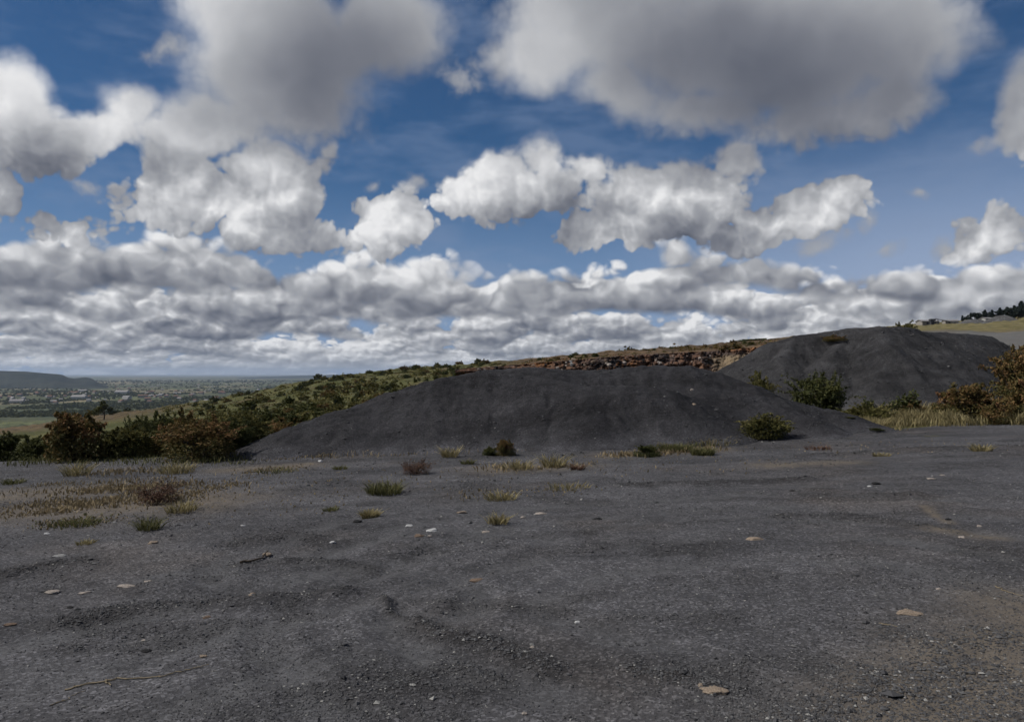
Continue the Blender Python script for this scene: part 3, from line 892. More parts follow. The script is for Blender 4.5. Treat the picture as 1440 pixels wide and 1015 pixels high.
def bush_meshes(seed, n, leaf, lm, w=1.0, h=0.75, clumps=11, sprigs=26, flat=1.0, wild=1.0):
    """unit bush about 1 m wide and h tall: (foliage, stem)"""
    rng = np.random.RandomState(seed)
    st = Soup(); C_ = []; T_ = []
    cl = []
    for k in range(clumps):
        a = rng.uniform(0, 2 * math.pi); r_ = math.sqrt(rng.uniform(0, 1)) * 0.36 * w
        zt_ = h * (0.30 + 0.52 * rng.uniform(0.2, 1) * (1 - 0.9 * (r_ / (0.5 * w)) ** 2))
        cl.append((r_ * math.cos(a), r_ * math.sin(a), zt_, rng.uniform(0.11, 0.21) * w, rng.normal(0, 0.15)))
    for (x, y, z, r_, tt) in cl:
        m_ = int(n * 0.62 / clumps)
        u = rng.normal(size=(m_, 3)); u /= np.linalg.norm(u, axis=1)[:, None]
        rad = r_ * (rng.uniform(0.25, 1.0, m_) ** 0.6)[:, None] * np.array([1.0, 1.0, 0.72 * flat])
        P = np.array([x, y, z]) + u * rad
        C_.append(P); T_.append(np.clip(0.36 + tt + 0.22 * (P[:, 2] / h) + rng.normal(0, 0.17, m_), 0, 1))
        pts = [(0.25 * x + rng.normal(0, 0.02), 0.25 * y + rng.normal(0, 0.02), -0.05), (0.45 * x, 0.45 * y, z * 0.45), (x * 0.9, y * 0.9, z * 0.9), (x, y, z + 0.06)]
        st.tube(pts, np.array([0.016, 0.012, 0.008, 0.003]) * w, 5)
    # sprigs that break the outline
    for k in range(sprigs):
        x, y, z, r_, tt = cl[rng.randint(clumps)]
        d_ = rng.normal(size=3); d_[2] = abs(d_[2]) + 0.35; d_ /= np.linalg.norm(d_)
        L_ = rng.uniform(0.10, 0.26) * wild
        base_ = np.array([x, y, z]) + d_ * r_ * 0.6
        m_ = max(5, int(n * 0.34 / sprigs))
        t = rng.uniform(0, 1, m_)[:, None]
        P = base_ + d_ * L_ * t + rng.normal(0, 0.014, (m_, 3)) + np.array([0, 0, -0.05]) * t ** 2
        C_.append(P); T_.append(np.clip(0.50 + tt + rng.normal(0, 0.2, m_), 0, 1))
        st.tube([base_, base_ + d_ * L_ * 0.95 + np.array([0, 0, -0.045])], [0.004, 0.0015], 3)
    # skirt of leaves down to the soil
    m_ = int(n * 0.36)
    a = rng.uniform(0, 2 * math.pi, m_); r_ = np.sqrt(rng.uniform(0, 1, m_)) * 0.43 * w
    P = np.stack([r_ * np.cos(a), r_ * np.sin(a), rng.uniform(0.0, 0.42, m_) * h], 1)
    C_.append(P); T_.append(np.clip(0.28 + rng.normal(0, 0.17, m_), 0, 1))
    C_ = np.concatenate(C_); T_ = np.concatenate(T_)
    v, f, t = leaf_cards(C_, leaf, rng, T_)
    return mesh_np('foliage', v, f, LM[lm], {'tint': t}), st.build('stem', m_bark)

def grass_mesh(seed, n, lm, spread, height, lean=0.5, width=0.006, name='blades'):
    rng = np.random.RandomState(seed)
    a = rng.uniform(0, 2 * math.pi, n); r_ = np.sqrt(rng.uniform(0, 1, n)) * spread
    return blades(rng, r_ * np.cos(a), r_ * np.sin(a), np.zeros(n), height * rng.uniform(0.35, 1.0, n), lean, width, lm, name, np.stack([np.cos(a), np.sin(a)], 1) * (r_ / spread)[:, None])

def blades(rng, x, y, z, hgt, lean, width, lm, name, outw=None):
    n = len(x)
    if outw is None: outw = np.zeros((n, 2))
    ld = rng.normal(0, 0.55, (n, 2)) + outw * 0.9
    ld = ld * lean * hgt[:, None]
    sd = rng.normal(size=(n, 2)); sd /= np.linalg.norm(sd, axis=1)[:, None]
    wv = (width * rng.uniform(0.6, 1.4, n))[:, None]
    B = np.stack([x, y, z], 1)
    side = np.concatenate([sd * wv, np.zeros((n, 1))], 1)
    mid = B + np.concatenate([ld * 0.32, (hgt * 0.58)[:, None]], 1)
    tip = B + np.concatenate([ld, hgt[:, None]], 1)
    v = np.stack([B - side * 0.8, B + side * 0.8, mid + side, mid - side, tip + side * 0.25, tip - side * 0.25], 1).reshape(-1, 3)
    i = np.arange(n)[:, None] * 6
    f = np.concatenate([i + np.array([[0, 1, 2, 3]]), i + np.array([[3, 2, 4, 5]])])
    t = np.repeat(np.clip(0.45 + rng.normal(0, 0.2, n), 0, 1), 6).reshape(n, 6) + np.array([-0.15, -0.15, 0, 0, 0.12, 0.12])
    return mesh_np(name, v, f, LM[lm], {'tint': np.clip(t.ravel(), 0, 1)})

PROTO = {
 'brown': [bush_meshes(101, 6500, 0.030, 'brown'), bush_meshes(102, 6500, 0.028, 'brown', h=0.62, clumps=14), bush_meshes(109, 6500, 0.026, 'brown', h=0.85, clumps=16, sprigs=40)],
 'olive': [bush_meshes(103, 6000, 0.028, 'olive'), bush_meshes(104, 6000, 0.026, 'olive', h=0.55, clumps=13, sprigs=40)],
 'green': [bush_meshes(105, 6500, 0.028, 'green', sprigs=40), bush_meshes(106, 6000, 0.030, 'green', h=0.6), bush_meshes(110, 7000, 0.026, 'green', h=0.8, clumps=15, sprigs=60, wild=1.5)],
 'dead': [bush_meshes(107, 2200, 0.026, 'dead', h=0.55, clumps=9, sprigs=60, wild=1.6)],
}
def scaled_copy(root_name, pair, loc, sx, sy, sz, rz):
    r_ = empty(root_name, loc)
    r_.rotation_euler = (0, 0, rz)
    r_.scale = (sx, sy, sz)
    for nm, me in zip(('foliage', 'stem'), pair):
        obj(nm, me, r_)
    return r_

def on_top(x, y):
    return max(float(surf(x, y)), near_h(x, y), far_h(x, y))

# (foot column, foot row, width px, height px, kind, variant, depth or None, label)
BUSHES = [
 (112, 650, 100, 76, 'brown', 0, 17.0, 'rusty brown and green bush, tallest at the left end of the bush line', 'bushes along the yard edge'),
 (178, 650, 84, 58, 'olive', 0, 17.4, 'olive green bush between the two rusty bushes at the yard edge', 'bushes along the yard edge'),
 (62, 642, 66, 34, 'green', 1, 18.5, 'low dark green bush left of the tall rusty bush', 'bushes along the yard edge'),
 (12, 645, 80, 42, 'green', 0, 19.5, 'low dark green bush cut by the left border of the view', 'bushes along the yard edge'),
 (280, 655, 112, 76, 'brown', 2, 16.2, 'large orange topped bush with dark underside at the left foot of the black mound', 'bushes along the yard edge'),
 (226, 642, 76, 52, 'brown', 1, 18.2, 'dull brown bush just left of the large orange topped bush', 'bushes along the yard edge'),
 (338, 628, 78, 56, 'olive', 1, 19.0, 'yellowish olive bush behind the left tip of the black mound', 'bushes along the yard edge'),
 (322, 640, 70, 58, 'green', 2, 17.3, 'dark green bush against the left tip of the black mound', 'bushes along the yard edge'),
 (262, 612, 84, 44, 'brown', 1, 27.0, 'purplish brown bush behind the bush line, on the slope', 'bushes on the slope behind the yard edge'),
 (200, 615, 60, 36, 'green', 2, 28.0, 'small dark green bush on the slope left of the purplish brown bush', 'bushes on the slope behind the yard edge'),
 (225, 602, 60, 28, 'green', 1, 38.0, 'flat green bush on the slope, highest behind the bush line', 'bushes on the slope behind the yard edge'),
 (330, 600, 80, 26, 'olive', 1, 40.0, 'wide low olive bush on the slope above the bush line', 'bushes on the slope behind the yard edge'),
 (395, 606, 74, 24, 'brown', 1, 31.0, 'low yellow brown bush behind the left slope of the black mound', 'bushes on the slope behind the yard edge'),
 (1070, 617, 80, 40, 'olive', 1, None, 'rounded olive brown bush at the foot of the black mound', None),
 (1147, 583, 88, 66, 'green', 2, 22.5, 'dark leafy green bush in front of the tall grey pile', None),
 (1072, 546, 52, 28, 'olive', 1, 28.0, 'low yellow olive bush between the black mound and the tall pile', None),
 (1352, 582, 92, 46, 'brown', 0, 20.6, 'wide rusty brown bush with dark underside behind the dry grass', 'rusty bushes at the right border'),
 (1440, 580, 96, 56, 'brown', 1, 20.0, 'rusty bush low at the right border, in front of the tallest one', 'rusty bushes at the right border'),
 (1434, 566, 92, 96, 'brown', 2, 22.0, 'tall rusty bush cut by the right border of the view', 'rusty bushes at the right border'),
 (1282, 584, 46, 32, 'brown', 1, 21.6, 'small brown bush beside the leaning forked shrub', None),
 (1215, 587, 76, 24, 'olive', 1, 20.6, 'pale olive low bush at the right end of the black mound', None),
 (1402, 590, 60, 30, 'brown', 1, 19.2, 'small reddish bush in the dry grass near the right border', None),
 (712, 640, 32, 25, 'brown', 0, None, 'small brown bush at the foot of the black mound near its middle', None),
 (690, 640, 30, 14, 'green', 1, None, 'tiny dark shrub touching the small brown bush at the foot of the mound', None),
 (910, 641, 44, 18, 'green', 0, None, 'low dense green shrub at the foot of the black mound', None),
 (1174, 484, 40, 15, 'brown', 1, 33.2, 'brown grass-like shrub growing near the top of the tall grey pile', None),
 (1276, 461, 34, 12, 'olive', 0, 110.0, 'small light green bush on the crest right of the pile summit', None),
 (1195, 606, 18, 7, 'green', 1, None, 'tiny dark green shrub at the left end of the dry grass strip', None),
 (1233, 608, 26, 8, 'green', 0, None, 'tiny olive shrub at the front edge of the dry grass strip', None),
]
for k, (px, py, w_, h_, kind, var, dep, lab, grp) in enumerate(BUSHES):
    if dep is None:
        x, y, z = ground_at(px, py)
    else:
        v = pix_dir(px, py); x, y = v.x / v.y * dep, dep
    pair = PROTO[kind][var % len(PROTO[kind])]
    hh = {0: 0.75}.get(0)
    z = on_top(x, y)
    pw = w_ / F * y
    base_row = HOR - (z - EYE) / y * F
    top_row = py - h_
    ht = max(0.3 * h_, base_row - top_row) / F * y           # reaches the row of its top in the photograph
    zmax = max(v_.co.z for v_ in pair[0].vertices)
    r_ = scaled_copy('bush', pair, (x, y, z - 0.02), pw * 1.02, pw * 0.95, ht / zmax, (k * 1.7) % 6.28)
    tag(r_, lab, 'bush', grp)

# the forked shrub with a bare leaning branch, right of the mound
v = pix_dir(1240, 584); x, y = v.x / v.y * 21.2, 21.2
z = on_top(x, y)
r_ = empty('forked_shrub', (x, y, z)); tag(r_, 'dark shrub forked into a V, its right branch leaning far over', 'shrub')
u = y / F
st = Soup(); rng = np.random.RandomState(5); C_ = []
for br in ([(0, 0), (-8, 12), (-16, 22), (-20, 28)], [(0, 0), (8, 14), (20, 24), (32, 32), (46, 38)]):
    pts = [(a_ * u, rng.normal(0, 0.05), c_ * u - 0.05) for a_, c_ in br]
    st.tube(pts, np.linspace(0.035, 0.010, len(pts)), 6)
    for a_, c_ in zip(pts[:-1], pts[1:]):
        for q in range(150):
            t = rng.uniform(); C_.append([a_[i] + t * (c_[i] - a_[i]) + rng.normal(0, 0.085) for i in range(3)])
C_ = np.array(C_); C_[:, 2] = np.abs(C_[:, 2])
vv, ff, tt = leaf_cards(C_, 0.06, rng, np.clip(rng.normal(0.4, 0.2, len(C_)), 0, 1))
obj('foliage', mesh_np('foliage', vv, ff, LM['green'], {'tint': tt}), r_); obj('stem', st.build('stem', m_bark), r_)

# tufts of grass and dead weeds on the yard: (column, row, width px, height px, kind, label, category)
TUFTS = [
 (540, 694, 50, 22, 'bright', 'dense green grass tuft alone on the gravel left of the centre', 'grass tuft'),
 (210, 744, 34, 24, 'bright', 'bright green grass tuft on the gravel nearest the left dry patch', 'grass tuft'),
 (255, 720, 42, 20, 'dry', 'straw coloured tuft in front of the dead reddish weed on the left', 'grass tuft'),
 (108, 668, 34, 24, 'dry', 'pale dry tuft in front of the tallest left bush', 'grass tuft'),
 (248, 664, 44, 22, 'dry', 'yellow dry tuft at the left foot of the large orange topped bush', 'grass tuft'),
 (633, 643, 24, 20, 'dry', 'yellow dry tuft at the foot of the mound above the dead red shrub', 'grass tuft'),
 (658, 652, 20, 10, 'bright', 'small green tuft right of the dead red shrub', 'grass tuft'),
 (778, 656, 34, 24, 'dry', 'tall thin dry tuft in front of the mound near its middle', 'grass tuft'),
 (706, 702, 42, 18, 'dry', 'faded dry tuft in the middle of the gravel yard', 'grass tuft'),
 (728, 660, 46, 18, 'dry', 'sparse dry tuft in front of the small brown bush', 'grass tuft'),
 (800, 688, 60, 12, 'dry', 'flat sparse dry tuft right of the yard middle', 'grass tuft'),
 (988, 639, 34, 14, 'bright', 'small green brown tuft right of the low dense green shrub', 'grass tuft'),
 (1000, 626, 70, 16, 'dry', 'long yellowish tuft along the mound foot left of the olive bush', 'grass tuft'),
 (950, 634, 50, 14, 'bright', 'greenish yellow tuft beside the low dense green shrub', 'grass tuft'),
 (110, 738, 60, 12, 'bright', 'low green tuft at the front of the left dry patch', 'grass tuft'),
 (120, 764, 24, 9, 'dry', 'tiny straw tuft in front of the left dry patch', 'grass tuft'),
 (465, 718, 22, 8, 'bright', 'tiny green tuft left of the pale yard middle', 'grass tuft'),
 (520, 728, 22, 16, 'dry', 'thin faded tuft beside a small dark stone, below the dense green tuft', 'grass tuft'),
 (700, 738, 30, 18, 'dry', 'thin brownish tuft behind a flat pale stone', 'grass tuft'),
 (1240, 641, 24, 7, 'dry', 'little yellow tuft on the right of the yard', 'grass tuft'),
 (1380, 634, 26, 16, 'dry', 'pale straw clump on the right part of the yard', 'grass tuft'),
 (1150, 631, 40, 8, 'dead', 'flat brown withered clump below the black mound right end', 'weed'),
 (585, 666, 46, 26, 'dead', 'dead reddish brown shrub in front of the mound', 'weed'),
 (222, 708, 62, 38, 'dead', 'dead greyish red weed at the end of the left dry patch', 'weed'),
 (812, 660, 20, 10, 'dead', 'tiny brown weed right of the tall thin dry tuft', 'weed'),
 (20, 680, 30, 10, 'bright', 'small green tuft near the left border', 'grass tuft'),
 (390, 664, 60, 9, 'bright', 'flat greenish tuft at the left tip of the mound', 'grass tuft'),
 (478, 660, 20, 8, 'bright', 'little green tuft right of the white pebble under the mound', 'grass tuft'),
]
for k, (px, py, w_, h_, kind, lab, cat) in enumerate(TUFTS):
    x, y, z = ground_at(px, py); z = float(surf(x, y))
    pw, ph = w_ / F * y, h_ / F * y
    if kind == 'dead' and h_ > 20:
        pair = PROTO['dead'][0]
        zmax = max(v_.co.z for v_ in pair[0].vertices)
        r_ = scaled_copy('dead_weed', pair, (x, y, z - 0.01), pw, pw, ph / zmax, k)
    else:
        n = int(60 + 110 * min(1, w_ / 40)) if 'dense' not in lab else 420
        if 'sparse' in lab or 'flat' in lab: n = 130
        r_ = obj('dead_weed' if kind == 'dead' else 'grass_tuft', grass_mesh(300 + k, n, kind, pw * 0.46, ph * 0.85, 0.85, 0.0035 + 0.0002 * y), None, (x, y, z - 0.01))
    tag(r_, lab, cat)

# dry grass nobody could count: the strip on the right, the patch on the left, thin growth round the mound foot
def grass_field(name, polys, lm, seed, mixer=None):
    rng = np.random.RandomState(seed)
    Xs, Ys, Hs = [], [], []
    for (c0, r0, c1, r1, n, hgt, dens) in polys:
        # a patch between two feet given in pixels, thickness in metres towards the back
        x0, y0, _ = ground_at(c0, r0); x1, y1, _ = ground_at(c1, r1)
        t = rng.uniform(0, 1, n); q = rng.uniform(0, 1, n)
        x = x0 + t * (x1 - x0) + rng.normal(0, 0.15, n); y = y0 + t * (y1 - y0) + q * dens + rng.normal(0, 0.15, n)
        keep = fbm(x * 0.9 + seed, y * 0.9, 3) + 0.4 * rng.uniform(-1, 1, n) > -0.12
        Xs.append(x[keep]); Ys.append(y[keep]); Hs.append((hgt * rng.uniform(0.4, 1.1, n) * (0.75 + 0.6 * fbm(x * 0.7, y * 0.7, 2)))[keep])
    x = np.concatenate(Xs); y = np.concatenate(Ys); h_ = np.maximum(np.concatenate(Hs), 0.02)
    o = obj(name, blades(rng, x, y, surf(x, y) - 0.01, h_, 0.6, 0.009, lm, name))
    return tag(o, kind='stuff')
grass_field('dry_grass', [
  (1165, 606, 1300, 600, 6000, 0.38, 2.2), (1290, 600, 1480, 597, 9500, 0.42, 3.2), (1190, 606, 1260, 604, 900, 0.16, 0.8),
  (1250, 590, 1330, 586, 2500, 0.45, 1.0)], 'dry', 61)
grass_field('withered_grass', [
  (-30, 730, 110, 716, 3400, 0.08, 2.4), (40, 726, 285, 706, 3000, 0.08, 2.6), (60, 742, 130, 738, 350, 0.06, 0.4), (-30, 700, 200, 690, 900, 0.10, 1.5),
  (690, 664, 830, 656, 600, 0.10, 0.9), (860, 644, 1010, 634, 900, 0.10, 0.6), (330, 668, 420, 660, 350, 0.07, 0.6), (640, 704, 830, 690, 260, 0.06, 0.7),
  (940, 630, 1040, 622, 700, 0.20, 0.5), (100, 672, 260, 664, 500, 0.12, 1.0)], 'withered', 62)
grass_field('green_grass', [
  (0, 655, 330, 655, 2600, 0.16, 2.4), (940, 632, 1040, 625, 500, 0.16, 0.5), (60, 742, 130, 738, 300, 0.06, 0.4), (1200, 604, 1440, 596, 1200, 0.22, 2.0),
  (1340, 583, 1480, 578, 1200, 0.35, 1.2)], 'bright', 63)
grass_field('withered_grass', [(330, 700, 1150, 660, 700, 0.05, 3.5), (0, 745, 500, 720, 500, 0.05, 3.0), (900, 650, 1440, 632, 350, 0.05, 2.5), (360, 648, 1050, 622, 1200, 0.12, 0.7)], 'withered', 64)

# ------------------------------------------------------------------ shrubs on the hillside and along the skyline
rs = np.random.RandomState(77)
def scrub(name, n, seed, spans, size, lm):
    rng = np.random.RandomState(seed); P = []
    for c0, c1, d0, d1, fr in spans:
        m = int(n * fr); px = rng.uniform(c0, c1, m * 2); d = np.exp(rng.uniform(math.log(d0), math.log(d1), m * 2)); x = (px - 720) / F * d
        k = fbm(x * 0.05 + seed, d * 0.03, 4) + rng.uniform(-0.25, 0.25, m * 2) > -0.02
        P.append(np.stack([x[k][:m], d[k][:m], surf(x[k][:m], d[k][:m])], 1))
    P = np.concatenate(P); m = len(P); q = 30
    s_ = size * np.exp(rng.normal(0, 0.4, m)) * (0.6 + P[:, 1] / 220.0)
    u = rng.normal(size=(m, q, 3)); u /= np.linalg.norm(u, axis=2)[..., None]; u[..., 2] = np.abs(u[..., 2]) * 0.7
    C_ = (P[:, None] + u * (s_[:, None] * rng.uniform(0.2, 1, (m, q)))[..., None]).reshape(-1, 3)
    t = np.clip(np.repeat(rng.normal(0.45, 0.2, m), q) + rng.normal(0, 0.12, m * q), 0, 1)
    v, f, t = leaf_cards(C_, 1.0, rng, t, 1.3); cen = np.repeat(C_, 4, axis=0)
    v = cen + (v - cen) * np.repeat(np.repeat(s_, q), 4)[:, None] * 0.24
    return tag(obj(name, mesh_np(name, v, f, LM[lm], {'tint': t})), kind='stuff')
scrub('scrub', 1600, 5, [(230, 700, 34, 330, 1.0)], 0.62, 'olive')
scrub('scrub', 900, 9, [(560, 1090, 110, 330, 1.0)], 0.42, 'brown')
SMALL = [bush_meshes(201 + k, 700, 0.085, lm, h=hh, clumps=7, sprigs=10) for k, (lm, hh) in enumerate([('green', 0.75), ('olive', 0.6), ('green', 0.55), ('brown', 0.65), ('green', 1.0)])]
ZM = [max(v_.co.z for v_ in q[0].vertices) for q in SMALL]
LABS = ['dark green round shrub on the olive grass hillside', 'pale olive shrub on the olive grass hillside', 'low dark green shrub on the olive grass hillside', 'brown shrub on the olive grass hillside', 'upright dark green shrub on the olive grass hillside']
def hillshrub(x, y, z, wm, hm, k, lab, grp):
    o = obj('hillside_shrub', SMALL[k][0], None, (x, y, z - 0.05))
    o.scale = (wm, wm, hm / ZM[k]); o.rotation_euler = (0, 0, rs.uniform(0, 6.28))
    tag(o, lab, 'shrub', grp)
n = 0
while n < 285:
    px = rs.uniform(270, 720); d = math.exp(rs.uniform(math.log(38), math.log(330)))
    x, y, z = col_at(px, d)
    row = HOR - (z - EYE) / y * F
    m_top = np.interp(px, [330, 400, 480, 560, 620, 690, 760], [640, 604, 578, 552, 534, 520, 517])
    if px > 340 and row > m_top + 3: continue
    if float(fbm(x * 0.03, y * 0.03, 3)) + rs.uniform(-0.3, 0.3) < -0.1: continue
    k = rs.choice(5, p=[0.20, 0.42, 0.14, 0.14, 0.10])
    wm = rs.uniform(0.6, 1.7) * (1 + d / 260)
    hillshrub(x, y, z, wm, wm * (0.85 if k == 4 else 0.5), k, LABS[k], 'shrubs scattered over the hillside')
    n += 1
# the line of shrubs on the skyline
for px in np.concatenate([np.arange(440, 700, 7.0), np.arange(700, 1092, 8.5)]):
    q = px + rs.uniform(-4, 4)
    if rs.uniform() < 0.18: continue
    d = rs.uniform(190, 345) if q < 690 else rs.uniform(124, 330)
    x, y, z = col_at(q, d)
    wm = rs.uniform(0.6, 1.7) * (1 + d / 300) * (1.35 if q < 690 else 0.95)
    k = rs.choice([0, 2, 3, 4], p=[0.35, 0.25, 0.3, 0.1])
    hillshrub(x, y, z, wm, wm * rs.uniform(0.4, 0.7), k, ['dark green round', '', 'low dark green', 'brown', 'upright dark green'][k] + (' shrub on the crest of the green hill' if q < 690 else ' shrub on the rim above the quarry face'),
              'shrubs along the skyline')
# a few stand out
for px, dep, w_, h_, k, lab in [
    (1015, 117.5, 22, 13, 3, 'brown shrub on the tan talus at the right end of the quarry face'),
    (998, 117.0, 18, 9, 3, 'small rusty shrub low on the talus beside the black mound crest'),
    (1030, 123.5, 40, 12, 3, 'wide rusty shrub hanging over the lip of the quarry face'),
    (642, 150, 20, 16, 0, 'largest dark green shrub where the hill meets the red bank'),
    (582, 105, 14, 18, 4, 'upright light green shrub showing over the left slope of the mound'),
    (352, 120, 34, 20, 0, 'broad dark green shrub in the middle of the green slope'),
    (468, 170, 20, 11, 0, 'dark round shrub high on the green slope'),
    (1060, 300, 60, 6, 2, 'long dark hedge-like shrub on the flat rim left of the tall pile')]:
    x, y, z = col_at(px, dep)
    hillshrub(x, y, z, w_ / F * y, h_ / F * y, k, lab, None)

# ------------------------------------------------------------------ trees
def tree_meshes(seed, n, leaf, lm, shape):
    """unit tree 1 m tall: (crown, trunk)"""
    rng = np.random.RandomState(seed); st = Soup(); C_ = []; T_ = []
    st.tube([(0, 0, -0.03), (0.01, 0, 0.25), (-0.01, 0.01, 0.55), (0.0, 0, 0.8)], [0.030, 0.024, 0.016, 0.006], 6)
    for k in range(13 if shape == 'round' else 15):
        if shape == 'round':
            a = rng.uniform(0, 6.28); r_ = math.sqrt(rng.uniform()) * 0.36
            c_ = np.array([r_ * math.cos(a), r_ * math.sin(a), rng.uniform(0.42, 0.9) - 0.35 * r_]); s_ = rng.uniform(0.10, 0.19)
        else:
            h_ = 0.2 + 0.78 * (k / 14.0); a = rng.uniform(0, 6.28); r_ = (1.05 - h_) * 0.24 * rng.uniform(0.3, 1)
            c_ = np.array([r_ * math.cos(a), r_ * math.sin(a), h_]); s_ = 0.07 + 0.13 * (1.0 - h_) * rng.uniform(0.6, 1.2)
        m_ = n // 14
        u = rng.normal(size=(m_, 3)); u /= np.linalg.norm(u, axis=1)[:, None]
        P = c_ + u * s_ * (rng.uniform(0.2, 1, m_) ** 0.6)[:, None] * np.array([1, 1, 0.8])
        C_.append(P); T_.append(np.clip(0.4 + rng.normal(0, 0.13) + rng.normal(0, 0.16, m_), 0, 1))
        zb = max(0.2, c_[2] - 0.22)
        st.tube([(0, 0, zb), c_ * np.array([0.6, 0.6, 1]) - np.array([0, 0, 0.04]), c_], [0.012, 0.008, 0.003], 4)
    C_ = np.concatenate(C_); T_ = np.concatenate(T_)
    v, f, t = leaf_cards(C_, leaf, rng, T_)
    return mesh_np('crown', v, f, LM[lm], {'tint': t}), st.build('trunk', m_bark)
def tree(name, pair, x, y, z, w, h_, rz, lab, cat, grp=None):
    r_ = empty(name, (x, y, z)); r_.scale = (w, w, h_); r_.rotation_euler = (0, 0, rz)
    obj('crown', pair[0], r_); obj('trunk', pair[1], r_)
    return tag(r_, lab, cat, grp)
TR = tree_meshes(401, 1600, 0.055, 'green', 'round')
x, y, z = col_at(147, 250)
tree('broadleaf_tree', TR, x, y, z, 8.2, 6.6, 0.4, 'lone green tree standing above the left bushes before the wide valley', 'tree')
for px, dep, w, h_, lab in [(128, 330, 4.5, 3.6, 'small bushy tree left of the lone green tree'), (178, 420, 5.5, 5.0, 'small dark tree right of the lone green tree, on the tan field'),
                          (165, 400, 4.5, 3.6, 'lowest dark tree just right of the lone green tree'), (205, 450, 5.0, 4.0, 'dark round tree far right of the lone green tree on the tan field')]:
    x, y, z = col_at(px, dep); tree('broadleaf_tree', TR, x, y, z, w, h_, px, lab, 'tree')
PINES = [tree_meshes(411 + k, 1600, 0.06, 'pine', 'round' if k % 2 else 'cone') for k in range(4)]
pine_px = [1354, 1360, 1366, 1371, 1376, 1381, 1386, 1391, 1396, 1401, 1407, 1412, 1417, 1422, 1427, 1432, 1437, 1443, 1449, 1456]
pine_top = [446, 443, 441, 439, 441, 438, 437, 438, 437, 438, 434, 434, 433, 432, 431, 430, 425, 426, 424, 423]
for k, (px, tp) in enumerate(zip(pine_px, pine_top)):
    d = 320 + (k * 37) % 24
    x, y, z = col_at(px, d)
    br = HOR - (z - EYE) / y * F
    h_ = max(3.0, (br - tp + 1.5) / F * y)
    lab = 'dark conifer in the dense row on the dry rise at the far right'
    if k == 0: lab = 'dark conifer at the left end of the row on the dry rise'
    if k == 16: lab = 'dark conifer with the tallest pointed tip, near the right border'
    tree('conifer', PINES[k % 4], x, y, z - 0.2, max(h_ * 1.15, 3.6), h_, k * 1.3, lab, 'tree', 'row of dark conifers on the dry rise')
# ------------------------------------------------------------------ stones and gravel
def stone_mat(name, c0, c1):
    m, nb, p = material(name, 0.9, 0.15)
    t = nb.node('ShaderNodeTexCoord').outputs['Object']
    k = nb.noise(t, 14.0, 5.0, 0.65)
    nb.nt.links.new(nb.mix(nb.ss(k, 0.38, 0.62), rgb(*c0), rgb(*c1)), p.inputs['Base Color'])
    bump(nb, p, nb.noise(t, 40.0, 4.0, 0.7), 0.5, 0.01)
    return m
SM = {'tan': stone_mat('stone_tan', (0.17, 0.132, 0.10), (0.28, 0.225, 0.175)), 'pale': stone_mat('stone_pale', (0.19, 0.165, 0.145), (0.34, 0.30, 0.27)),
      'grey': stone_mat('stone_grey', (0.15, 0.15, 0.15), (0.28, 0.28, 0.28)), 'white': stone_mat('stone_white', (0.33, 0.33, 0.33), (0.50, 0.50, 0.50)),
      'orange': stone_mat('stone_orange', (0.115, 0.082, 0.062), (0.18, 0.132, 0.10)), 'dark': stone_mat('stone_dark', (0.010, 0.010, 0.011), (0.024, 0.024, 0.025))}
import bmesh
def stone_mesh(seed, mat, flat, sub=3, rough=0.22):
    bm = bmesh.new(); bmesh.ops.create_icosphere(bm, subdivisions=sub, radius=0.5)
    rng = np.random.RandomState(seed)
    pl = rng.normal(size=(9, 3)); pl /= np.linalg.norm(pl, axis=1)[:, None]
    cut = rng.uniform(0.26, 0.46, 9)
    for v in bm.verts:
        c = np.array(v.co)
        for n_, d_ in zip(pl, cut):
            q = c @ n_
            if q > d_: c = c - n_ * (q - d_) * 0.9
        k = float(fbm(c[0] * 3 + seed, c[1] * 3 + c[2] * 4, 3))
        c = c * (1 + rough * k)
        v.co = (c[0], c[1], c[2] * flat)
    me = bpy.data.meshes.new('stone'); bm.to_mesh(me); bm.free()
    me.materials.append(SM[mat])
    return me
